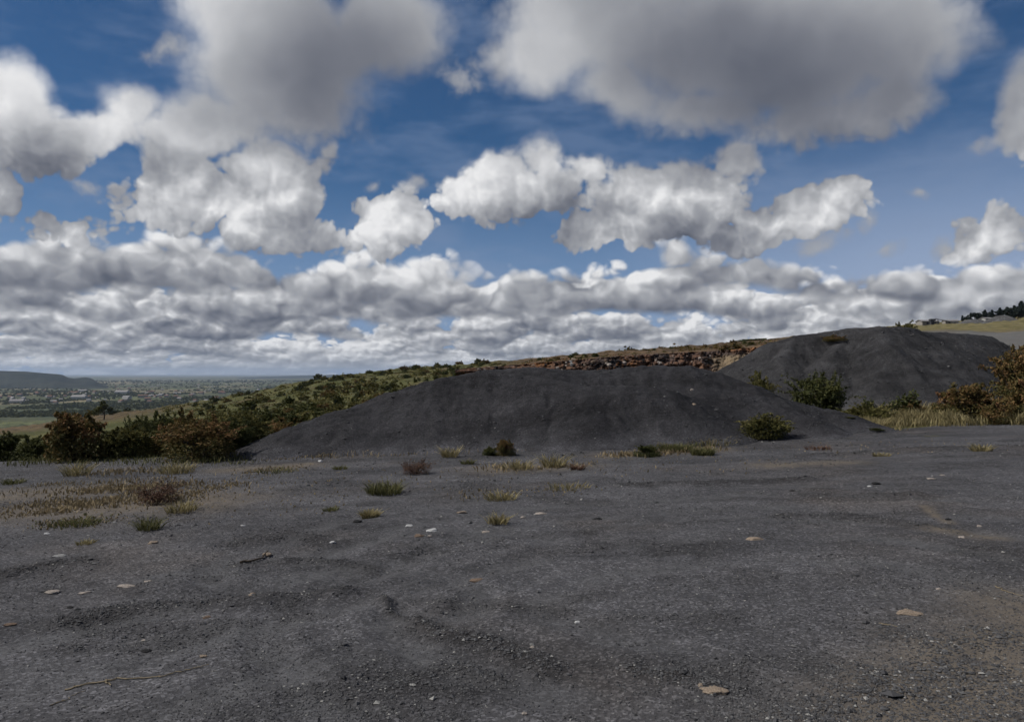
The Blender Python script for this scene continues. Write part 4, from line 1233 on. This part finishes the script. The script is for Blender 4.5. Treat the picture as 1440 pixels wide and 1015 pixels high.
# (column, row, width px, height px, kind, turn, label)
STONES = [
 (1005, 966, 36, 13, 'tan', 0.1, 'largest flat tan stone at the front of the yard, right of the centre'),
 (1278, 857, 36, 12, 'tan', 0.0, 'blocky flat tan stone lying alone on the right of the yard'),
 (985, 963, 9, 6, 'tan', 0.5, 'small tan chip touching the largest flat tan stone'),
 (75, 829, 20, 7, 'pale', 0.1, 'flat pinkish stone, leftmost of the row of three near the left border'),
 (120, 830, 17, 6, 'pale', 0.3, 'flat pale stone, second in the row near the left border'),
 (178, 824, 24, 7, 'pale', 0.2, 'long pale stone at the right of the row near the left border'),
 (207, 816, 11, 5, 'pale', 0.6, 'small pale chip just beyond the long pale stone'),
 (352, 834, 14, 6, 'pale', 0.2, 'pale flat stone lying on another at the left of the yard'),
 (355, 841, 11, 7, 'tan', 0.8, 'tan stone under the pale flat one at the left of the yard'),
 (84, 779, 16, 5, 'grey', 0.2, 'flat light grey stone near the left border'),
 (66, 750, 8, 4, 'white', 0.2, 'small white stone behind the flat light grey one at the left'),
 (160, 734, 7, 4, 'grey', 0.1, 'small grey stone in front of the left dry patch'),
 (342, 737, 8, 4, 'white', 0.3, 'small white stone left of the yard middle'),
 (468, 763, 8, 5, 'white', 0.3, 'white pebble behind the dark wheel rut'),
 (216, 761, 14, 7, 'tan', 0.3, 'tan lump in front of the bright green tuft'),
 (377, 777, 14, 7, 'tan', 0.5, 'tan stone at the end of a dark broken twig'),
 (290, 868, 12, 8, 'orange', 0.6, 'rusty lump on the left part of the yard'),
 (285, 922, 11, 6, 'tan', 0.1, 'tan stone beyond the end of the long dry stalk'),
 (203, 897, 9, 4, 'pale', 0.4, 'thin pale chip above the long dry stalk'),
 (205, 910, 14, 5, 'dark', 0.4, 'dark flat stone above the long dry stalk'),
 (98, 852, 9, 5, 'dark', 0.2, 'small dark stone, left of a pair under the row of three'),
 (109, 856, 9, 5, 'dark', 0.5, 'small dark stone, right of a pair under the row of three'),
 (14, 877, 16, 7, 'orange', 0.6, 'brown stone at the left border'),
 (575, 738, 11, 5, 'white', 0.5, 'white flat stone left of the tilted white one'),
 (608, 745, 18, 7, 'white', 0.5, 'tilted white flat stone at the middle of the yard'),
 (590, 755, 16, 8, 'orange', 0.2, 'orange stone in front of the tilted white one'),
 (604, 757, 8, 5, 'pale', 0.2, 'small pale stone touching the orange one'),
 (648, 721, 16, 5, 'tan', 0.2, 'long tan stone behind the tilted white one'),
 (760, 720, 18, 5, 'pale', 0.3, 'long pale stone right of the yard middle'),
 (735, 726, 9, 4, 'pale', 0.3, 'small pale stone left of the long pale one'),
 (683, 746, 12, 5, 'pale', 0.1, 'flat pale stone in front of the thin brownish tuft'),
 (672, 813, 22, 7, 'orange', 0.2, 'dull orange flat stone in the middle of the yard'),
 (840, 726, 14, 6, 'dark', 0.2, 'dark flat stone right of the long pale one'),
 (503, 734, 12, 7, 'dark', 0.1, 'dark stone beside the thin faded tuft'),
 (1232, 679, 12, 6, 'dark', 0.1, 'black stone next to a small white one on the right of the yard'),
 (1223, 682, 8, 4, 'white', 0.0, 'small white stone next to a black one on the right of the yard'),
 (1309, 672, 13, 4, 'pale', 0.2, 'flat pale stone right of the black stone'),
 (1325, 667, 7, 3, 'pale', 0.2, 'tiny pale stone beyond the flat pale one at the right'),
 (1334, 729, 9, 5, 'dark', 0.2, 'dark stone left of the brown soil at the right'),
 (1377, 739, 8, 5, 'pale', 0.2, 'pale pebble on the brown soil near the right border'),
 (1353, 755, 12, 5, 'pale', 0.3, 'flat pale stone on the brown soil near the right border'),
 (1114, 689, 9, 4, 'dark', 0.2, 'dark pebble before the thin dark ridge'),
 (812, 869, 8, 6, 'white', 0.4, 'whitish pebble in front of the yard middle'),
 (748, 906, 7, 6, 'pale', 0.4, 'pale pebble at the end of the dark gravel streak'),
 (738, 1002, 9, 6, 'pale', 0.4, 'pale pebble at the lower border of the view'),
 (1320, 827, 7, 5, 'pale', 0.4, 'pale pebble right of the fine gravel, above the blocky stone'),
 (450, 648, 7, 5, 'white', 0.1, 'white pebble at the left foot of the black mound'),
 (1060, 756, 26, 6, 'tan', 0.1, 'tan crumbly patch stone on the right half of the yard'),
 (973, 549, 5, 5, 'pale', 0.1, 'upper pale stone on the face of the black mound'),
 (976, 569, 6, 5, 'tan', 0.1, 'lower tan stone on the face of the black mound'),
 (1297, 561, 8, 6, 'white', 0.4, 'white scrap below the tall pile beside the rusty bush'),
]
for k, (px, py, w_, h_, mat, tz, lab) in enumerate(STONES):
    v = pix_dir(px, py)
    if lab.endswith('face of the black mound'):
        t = 15.0
        while t < 22 and EYE + v.z / v.y * t > near_h(v.x / v.y * t, t): t += 0.02
        x, y = v.x / v.y * t, t; z = near_h(x, y)
    elif 'scrap' in lab:
        x, y = v.x / v.y * 23.0, 23.0; z = on_top(x, y)
    else:
        x, y, z = ground_at(px, py + h_ * 0.3); z = float(surf(x, y))
    pw = w_ / F * y
    ph = max(0.3 * pw, 0.9 * h_ / F * y)
    o = obj('stone', stone_mesh(500 + k, mat, 1.0), None, (x, y, z + ph * 0.05))
    o.scale = (pw * 1.1, pw * (0.75 if w_ > 14 else 0.9), min(ph, pw) * 0.95); o.rotation_euler = (0, 0, tz * 0.6 + (0.1 * (k % 5) - 0.2))
    tag(o, lab, 'stone')

# the long dry stalk lying on the gravel, the twig and a pale straw
m_straw, nb, p = material('straw', 0.85, 0.15)
nb.nt.links.new(nb.mix(nb.noise(nb.node('ShaderNodeTexCoord').outputs['Object'], 30.0, 3.0, 0.6), rgb(0.14, 0.112, 0.070), rgb(0.26, 0.215, 0.15)), p.inputs['Base Color'])
def lying(name, pix, rad, mat, lab, cat, branches=()):
    st = Soup()
    for pl_, r_ in [(pix, rad)] + list(branches):
        P = []
        for a_, c_ in zip(pl_[:-1], pl_[1:]):
            for t in np.linspace(0, 1, 9)[:-1]: P.append((a_[0] + t * (c_[0] - a_[0]), a_[1] + t * (c_[1] - a_[1])))
        P.append(pl_[-1])
        G = [ground_at(*q) for q in P]
        wob = np.random.RandomState(len(P)).normal(0, 0.006, (len(P), 2))
        pts = [(g_[0] + w_[0], g_[1] + w_[1], float(surf(g_[0], g_[1])) + r_ * 1.2) for g_, w_ in zip(G, wob)]
        st.tube(pts, np.linspace(r_, r_ * 0.45, len(pts)), 6)
    c = np.mean(np.concatenate(st.v), axis=0); c[2] = np.concatenate(st.v)[:, 2].min()
    st.v = [q - c for q in st.v]
    tag(obj(name, st.build(name, mat), None, tuple(c)), lab, cat)
lying('dry_stalk', [(92, 969), (128, 963), (165, 956), (228, 951), (262, 941), (290, 935)], 0.0055, m_straw, 'long thin dry stalk lying across the gravel at the lower left', 'stalk', [([(150, 958), (153, 966)], 0.005)])
lying('dry_stalk', [(72, 993), (96, 984), (120, 972)], 0.003, m_straw, 'short thin dry stalk in front of the long one at the lower left', 'stalk')
lying('straw', [(1235, 878), (1250, 880), (1262, 883)], 0.004, m_straw, 'short pale straw in front of the blocky flat tan stone', 'straw')
lying('straw', [(1395, 822), (1415, 828), (1438, 834)], 0.004, m_straw, 'thin pale straw near the right border', 'straw')
lying('twig', [(338, 794), (352, 791), (368, 783), (376, 778)], 0.012, m_bark, 'dark broken twig beside a tan stone on the left of the yard', 'twig')

# loose crushed stone, finer and denser towards the camera
def gravel(name, n, seed):
    rng = np.random.RandomState(seed)
    d = 2.9 * np.exp(rng.uniform(0, 1, n * 2) ** 1.35 * math.log(15.5 / 2.9))
    x = rng.uniform(-0.76, 0.76, n * 2) * d
    _, co, _ = relief(x, d)
    pr = 0.16 + 0.9 * co + 0.75 * sstep(0.05, 0.5, fbm(x * 0.5 + 11, d * 0.5, 3)) + 0.5 * sstep(200, 600, x / d * F + 200) * sstep(7.5, 4.0, d)
    keep = rng.uniform(0, 1, n * 2) < pr * 0.62
    x, d, co = x[keep], d[keep], co[keep]
    m = len(x)
    size = 0.0043 * np.exp(rng.normal(0, 0.38, m)) * (1 + 0.55 * co) * (0.75 + 0.06 * d)
    big = rng.uniform(0, 1, m) < 0.012; size[big] *= 1.8
    oct_ = np.array([[1, 0, 0], [0, 1, 0], [-1, 0, 0], [0, -1, 0], [0.2, 0.1, 0.55], [0, 0, -0.5]], float)
    V = oct_[None] * (1 + rng.uniform(-0.35, 0.35, (m, 6, 1))) + rng.normal(0, 0.12, (m, 6, 3))
    a = rng.uniform(0, 6.28, m); ca, sa = np.cos(a)[:, None], np.sin(a)[:, None]
    V = np.stack([V[..., 0] * ca - V[..., 1] * sa, V[..., 0] * sa + V[..., 1] * ca, V[..., 2]], -1) * size[:, None, None]
    V = V + np.stack([x, d, surf(x, d) + size * 0.25], 1)[:, None, :]
    fo = np.array([[0, 1, 4], [1, 2, 4], [2, 3, 4], [3, 0, 4], [1, 0, 5], [2, 1, 5], [3, 2, 5], [0, 3, 5]])
    f = (np.arange(m)[:, None, None] * 6 + fo[None]).reshape(-1, 3)
    tint = np.clip(rng.normal(0.35, 0.16, m), 0, 0.8)
    tint[rng.uniform(0, 1, m) < 0.035] = 1.0
    o = obj(name, mesh_np(name, V.reshape(-1, 3), f, m_gravel, {'tint': np.repeat(tint, 6)}))
    return tag(o, kind='stuff')
m_gravel, nb, p = material('loose_stone', 0.9, 0.15)
r = nb.node('ShaderNodeValToRGB'); nb.put(r.inputs[0], nb.attr('tint'))
e = r.color_ramp.elements
e[0].position, e[0].color = 0.0, rgb(0.030, 0.030, 0.032)
e[1].position, e[1].color = 1.0, rgb(0.24, 0.235, 0.225)
for q, c in ((0.4, (0.072, 0.072, 0.076)), (0.8, (0.125, 0.124, 0.124))):
    x_ = e.new(q); x_.color = rgb(*c)
nb.nt.links.new(r.outputs[0], p.inputs['Base Color'])
gravel('gravel', 150000, 91)
def pebbles(name, x, y, z, size, tint, seed):
    rng = np.random.RandomState(seed); m = len(x)
    oct_ = np.array([[1, 0, 0], [0, 1, 0], [-1, 0, 0], [0, -1, 0], [0.2, 0.1, 0.6], [0, 0, -0.5]], float)
    V = oct_[None] * (1 + rng.uniform(-0.35, 0.35, (m, 6, 1))) + rng.normal(0, 0.14, (m, 6, 3))
    a = rng.uniform(0, 6.28, m); ca, sa = np.cos(a)[:, None], np.sin(a)[:, None]
    V = np.stack([V[..., 0] * ca - V[..., 1] * sa, V[..., 0] * sa + V[..., 1] * ca, V[..., 2]], -1) * size[:, None, None]
    V = V + np.stack([x, y, z], 1)[:, None, :]
    fo = np.array([[0, 1, 4], [1, 2, 4], [2, 3, 4], [3, 0, 4], [1, 0, 5], [2, 1, 5], [3, 2, 5], [0, 3, 5]])
    f = (np.arange(m)[:, None, None] * 6 + fo[None]).reshape(-1, 3)
    return tag(obj(name, mesh_np(name, V.reshape(-1, 3), f, m_gravel, {'tint': np.repeat(tint, 6)})), kind='stuff')
# loose stones lying on the mounds and rolled to their feet
def mound_stones(hf, bbox, n, size, seed):
    rng = np.random.RandomState(seed)
    x = rng.uniform(bbox[0], bbox[1], n); y = rng.uniform(bbox[2], bbox[3], n)
    hz_ = hf(x, y); g_ = surf(x, y); up = hz_ - g_
    pr = np.where(up > 0, 0.45 + 0.55 * np.exp(-up / 0.35), np.exp(up / 0.22)) * (0.35 + 1.3 * sstep(-0.2, 0.4, fbm(x * 0.8 + seed, y * 0.8, 4)))
    k = rng.uniform(0, 1, n) < pr
    x, y, z = x[k], y[k], np.maximum(hz_, g_)[k]
    s_ = size * np.exp(rng.normal(0, 0.5, len(x)))
    pebbles('loose_stones', x, y, z + s_ * 0.15, s_, np.clip(rng.normal(0.24, 0.14, len(x)) + 0.5 * (rng.uniform(0, 1, len(x)) < 0.03), 0, 1), seed)
_hf = list(heights_of.values())
mound_stones(_hf[0], (-7.3, 10.3, 14.8, 21.5), 26000, 0.0095, 71)
mound_stones(_hf[1], (7.2, 25.5, 25.0, 36.5), 22000, 0.016, 72)
# chips and crumbs round the larger stones
_r = np.random.RandomState(73); _cx, _cy = [], []
for (px, py, w_, h_, mat, tz, lab) in STONES:
    if py > 640 and mat in ('tan', 'pale', 'orange'):
        gx, gy, _ = ground_at(px, py)
        q_ = _r.randint(3, 10); sp_ = w_ / F * gy
        _cx += list(gx + _r.normal(0, 0.9 * sp_, q_)); _cy += list(gy + _r.normal(0, 0.9 * sp_, q_))
_cx, _cy = np.array(_cx), np.array(_cy); _s = 0.006 * np.exp(_r.normal(0, 0.5, len(_cx))) * (0.6 + 0.06 * _cy)
pebbles('stone_chips', _cx, _cy, surf(_cx, _cy) + _s * 0.15, _s, np.clip(_r.normal(0.8, 0.2, len(_cx)), 0, 1), 74)

# boulders and broken blocks below and on the quarry face
rb = np.random.RandomState(8)
BM = [stone_mesh(700 + k, m_, 1.0, 2, 0.3) for k, m_ in enumerate(['pale', 'tan', 'grey', 'dark', 'orange', 'pale'])]
for k in range(48):
    px = rb.uniform(660, 1050)
    f_ = rb.uniform(0.1, 0.95)
    b0 = np.interp(px, [700, 780, 870, 960, 1020, 1100], [520, 524, 522, 519, 512, 505]); t0 = np.interp(px, [700, 740, 780, 870, 960, 1010, 1080], [516.0, 512, 507.5, 499.5, 494, 492, 485])
    row_ = b0 + (t0 - b0) * f_
    j = int(np.clip(round(px - 690), 0, len(cc) - 1)); i = int(np.argmin(np.abs(cliff_row[:, j] - row_)))
    s_ = rb.uniform(0.25, 0.8)
    o = obj('boulder', BM[rb.choice(6, p=[0.25, 0.2, 0.1, 0.2, 0.1, 0.15])], None, (Xc[i, j], Yc[i, j] - 0.1, Zc[i, j]))
    o.scale = (s_ * 1.2, s_, s_ * 0.8); o.rotation_euler = (rb.uniform(-.4, .4), rb.uniform(-.4, .4), rb.uniform(0, 6.28))
    tag(o, 'broken stone block on the reddish quarry face behind the black mound', 'boulder', 'blocks on the quarry face')

# ------------------------------------------------------------------ crusher plant and sheds on the rise at the right
m_metal, nb, p = material('weathered_sheet', 0.6, 0.3)
nb.nt.links.new(nb.mix(nb.noise(nb.node('ShaderNodeTexCoord').outputs['Object'], 0.8, 4.0, 0.6), rgb(0.22, 0.22, 0.23), rgb(0.36, 0.36, 0.37)), p.inputs['Base Color'])
m_dmetal, nb, p = material('dark_steel', 0.6, 0.3); p.inputs['Base Color'].default_value = rgb(0.045, 0.045, 0.05)
m_wall, nb, p = material('plaster', 0.9, 0.1)
nb.nt.links.new(nb.mix(nb.noise(nb.node('ShaderNodeTexCoord').outputs['Object'], 0.6, 4.0, 0.6), rgb(0.19, 0.175, 0.16), rgb(0.30, 0.28, 0.255)), p.inputs['Base Color'])
m_white, nb, p = material('white_wall', 0.9, 0.1); p.inputs['Base Color'].default_value = rgb(0.34, 0.34, 0.335)
m_roof, nb, p = material('roof_sheet', 0.6, 0.3)
nb.nt.links.new(nb.mix(nb.noise(nb.node('ShaderNodeTexCoord').outputs['Object'], 0.4, 3.0, 0.6), rgb(0.16, 0.15, 0.145), rgb(0.28, 0.27, 0.27)), p.inputs['Base Color'])
m_tile, nb, p = material('roof_tile', 0.8, 0.2); p.inputs['Base Color'].default_value = rgb(0.16, 0.085, 0.06)
def boxv(sp, c, s, t=0.5):
    x, y, z = c; a, b2, h_ = s[0] / 2, s[1] / 2, s[2]
    v = [(x - a, y - b2, z), (x + a, y - b2, z), (x + a, y + b2, z), (x - a, y + b2, z), (x - a, y - b2, z + h_), (x + a, y - b2, z + h_), (x + a, y + b2, z + h_), (x - a, y + b2, z + h_)]
    sp.addm(v, [(0, 3, 2, 1), (4, 5, 6, 7), (0, 1, 5, 4), (1, 2, 6, 5), (2, 3, 7, 6), (3, 0, 4, 7)], t)
def shed(name, x, y, z, w, dpt, h_, rz, lab, cat, grp=None, wall=None, roof=None, gable=0.3, single=False):
    r_ = empty(name, (x, y, z)); r_.rotation_euler = (0, 0, rz)
    s = Soup(); boxv(s, (0, 0, -0.4), (w, dpt, h_ + 0.4))
    a, b2, g = w / 2, dpt / 2, h_ + gable * dpt * 0.5
    s.addm([(-a, -b2, h_), (-a, b2, h_), (-a, 0, g - 0.08), (a, -b2, h_), (a, b2, h_), (a, 0, g - 0.08)], np.array([(0, 1, 2, 2), (3, 5, 4, 4)]))
    o1 = s.build('wall', wall or m_wall)
    s = Soup(); e_ = 0.3
    for sg in (-1, 1):
        v = [(-a - e_, sg * (b2 + e_), h_ - 0.1), (a + e_, sg * (b2 + e_), h_ - 0.1), (a + e_, 0, g), (-a - e_, 0, g)]
        v2 = [(q[0], q[1], q[2] + 0.15) for q in v]
        s.addm(v + v2, [(0, 1, 2, 3), (4, 5, 6, 7), (0, 1, 5, 4), (1, 2, 6, 5), (2, 3, 7, 6), (3, 0, 4, 7)])
    o2 = s.build('roof', roof or m_roof)
    s = Soup(); boxv(s, (-w * 0.2, -b2 - 0.02, 0), (0.8, 0.1, h_ * 0.8)); o3 = s.build('door', m_dmetal)
    s = Soup(); boxv(s, (w * 0.22, -b2 - 0.02, h_ * 0.4), (1.0, 0.1, h_ * 0.4)); o4 = s.build('window', m_dmetal)
    for nm, me in (('wall', o1), ('roof', o2), ('door', o3), ('window', o4)): obj(nm, me, r_)
    return tag(r_, lab, cat, grp)
def at_row(px, dep):
    return col_at(px, dep)
x, y, z = at_row(1305, 300)
shed('shed', x, y, z, 7, 4, 1.3, 0.1, 'low pale grey shed left of the sloping conveyor on the dry rise', 'shed', None, m_wall, m_roof)
x, y, z = at_row(1337, 310)
shed('shed', x, y, z, 5, 3, 0.9, -0.1, 'small pale shed right of the sloping conveyor on the dry rise', 'shed', None, m_wall, m_roof)
x, y, z = at_row(1388, 300)
shed('shed', x, y, z, 3.5, 3, 1.2, 0.2, 'small white shed in front of the dark conifers', 'shed', None, m_white, m_roof)
x, y, z = at_row(1318, 292)
r_ = empty('conveyor', (x, y, z)); r_.scale = (0.8, 0.6, 0.55); tag(r_, 'sloping grey conveyor belt on steel legs on the dry rise right of the tall pile', 'conveyor')
s = Soup(); s.addm(*(lambda L, w, t: ([(-1, -w, 4.0), (-1, w, 4.0), (L, w, 0.8), (L, -w, 0.8), (-1, -w, 4.0 + t), (-1, w, 4.0 + t), (L, w, 0.8 + t), (L, -w, 0.8 + t)], [(0, 3, 2, 1), (4, 5, 6, 7), (0, 1, 5, 4), (1, 2, 6, 5), (2, 3, 7, 6), (3, 0, 4, 7)]))(11.5, 0.5, 0.4))
obj('belt_frame', s.build('belt_frame', m_metal), r_)
for lx, lz in ((0.5, 3.6), (4.5, 2.5), (8.5, 1.5)):
    s = Soup()
    for sg in (-0.45, 0.45): s.tube([(lx + 0.3, sg, -0.2), (lx, sg, lz)], 0.09, 5)
    obj('leg', s.build('leg', m_dmetal), r_)
s = Soup(); boxv(s, (-2.2, 0, 2.6), (2.4, 2.4, 1.4)); boxv(s, (-2.2, 0, 0), (1.4, 1.4, 2.6)); obj('hopper', s.build('hopper', m_dmetal), r_)
x, y, z = at_row(1296, 305)
r_ = empty('crusher', (x, y, z)); r_.scale = (0.6, 0.6, 0.45); tag(r_, 'grey stone crusher with a feed ramp, left of the sheds on the dry rise', 'crusher')
s = Soup(); boxv(s, (0, 0, 0), (2.6, 2.2, 2.0)); boxv(s, (0.2, 0, 2.0), (1.8, 1.6, 1.0)); obj('housing', s.build('housing', m_metal), r_)
s = Soup(); s.addm([(-5, -0.8, 0), (-5, 0.8, 0), (-0.6, 0.8, 2.9), (-0.6, -0.8, 2.9), (-5, -0.8, -0.3), (-5, 0.8, -0.3), (-0.6, 0.8, 2.6), (-0.6, -0.8, 2.6)], [(0, 1, 2, 3), (4, 7, 6, 5), (0, 4, 5, 1), (1, 5, 6, 2), (2, 6, 7, 3), (3, 7, 4, 0)]); obj('ramp', s.build('ramp', m_dmetal), r_)

# ------------------------------------------------------------------ the valley: houses, woods
def house_mesh(w, dpt, h_, wall, roof):
    s = Soup(); boxv(s, (0, 0, -2), (w, dpt, h_ + 2)); nw = 6
    a, b2, g = w / 2 + 0.4, dpt / 2 + 0.4, h_ + 0.25 * dpt
    s.addm([(-a, -b2, h_), (a, -b2, h_), (a, b2, h_), (-a, b2, h_), (-a, 0, g), (a, 0, g)], np.array([(0, 1, 5, 4), (2, 3, 4, 5), (0, 4, 3, 3), (1, 2, 5, 5)]))
    me = s.build('house', wall); me.materials.append(roof)
    idx = np.zeros(len(me.polygons), np.int32); idx[nw:nw + 4] = 1
    me.polygons.foreach_set('material_index', idx)
    return me
HM = [house_mesh(11, 8, 4, m_wall, m_roof), house_mesh(9, 8, 3.5, m_white, m_roof), house_mesh(12, 9, 6, m_wall, m_tile), house_mesh(30, 16, 6, m_white, m_roof)]
rh = np.random.RandomState(31)
HL = ['pale house with a grey roof in the valley town', 'small white house in the valley town', 'house with a red brown roof in the valley town', 'long white hall in the valley town']
nh = 0
while nh < 130:
    px = rh.uniform(-30, 330) if nh < 100 else rh.uniform(200, 480)
    d = rh.uniform(2150, 3500) if nh < 85 else rh.uniform(3000, 6500)
    if float(gnoise(px * 0.03, d * 0.002)) + rh.uniform(-0.25, 0.25) < -0.02: continue
    k = rh.choice(4, p=[0.36, 0.26, 0.30, 0.08])
    x, y, z = col_at(px, d)
    o = obj('house', HM[k], None, (x, y, z + 0.3)); o.rotation_euler = (0, 0, rh.uniform(-0.6, 0.6)); q = rh.uniform(0.8, 1.4); o.scale = (q, q, q)
    tag(o, HL[k], 'house', 'houses of the valley town'); nh += 1
for px, d, q, lab in [(133, 5200, 2.2, 'bright white factory hall far off at the foot of the flat topped hill'), (172, 3000, 1.6, 'long white hall in the valley behind the lone tree'), (112, 2500, 1.5, 'white hall in the valley town left of the lone tree')]:
    x, y, z = col_at(px, d); o = obj('hall', HM[3], None, (x, y, z)); o.scale = (q, q, q); tag(o, lab, 'hall')

def woodland(name, n, seed, bands):
    rng = np.random.RandomState(seed); P = []; S_ = []
    for c0, c1, d0, d1, frac, thr in bands:
        m = int(n * frac)
        px = rng.uniform(c0, c1, m * 3); d = d0 + (d1 - d0) * rng.uniform(0, 1, m * 3) ** 1.0
        x = (px - 720) / F * d
        k = fbm(x * 0.006 + seed, d * 0.0022, 4) + rng.uniform(-0.12, 0.12, m * 3) > thr
        x, d = x[k][:m], d[k][:m]
        z = land(x, d)
        P.append(np.stack([x, d, z], 1)); S_.append(rng.uniform(2.2, 5.0, len(x)) * (0.7 + d / 4500.0))
    P = np.concatenate(P); S_ = np.concatenate(S_); m = len(P); q = 14
    u = rng.normal(size=(m, q, 3)); u /= np.linalg.norm(u, axis=2)[..., None]; u[..., 2] = np.abs(u[..., 2]) * 1.1
    C_ = (P[:, None] + u * S_[:, None, None] * rng.uniform(0.3, 1, (m, q, 1))).reshape(-1, 3)
    t = np.clip(np.repeat(rng.normal(0.4, 0.16, m), q) + rng.normal(0, 0.1, m * q), 0, 1)
    v, f, t = leaf_cards(C_, 1.0, rng, t, 1.2)
    sz = np.repeat(np.repeat(S_, q), 4)[:, None]
    cen = np.repeat(C_, 4, axis=0); v = cen + (v - cen) * sz * 0.95
    o = obj(name, mesh_np(name, v, f, LM['green'], {'tint': t})); return tag(o, kind='stuff')
woodland('woodland', 6500, 41, [(-60, 320, 1330, 1700, 0.26, 0.02), (-60, 380, 1800, 2300, 0.24, -0.05), (-60, 420, 2300, 3800, 0.22, 0.12), (-60, 560, 3800, 9000, 0.28, 0.05)])
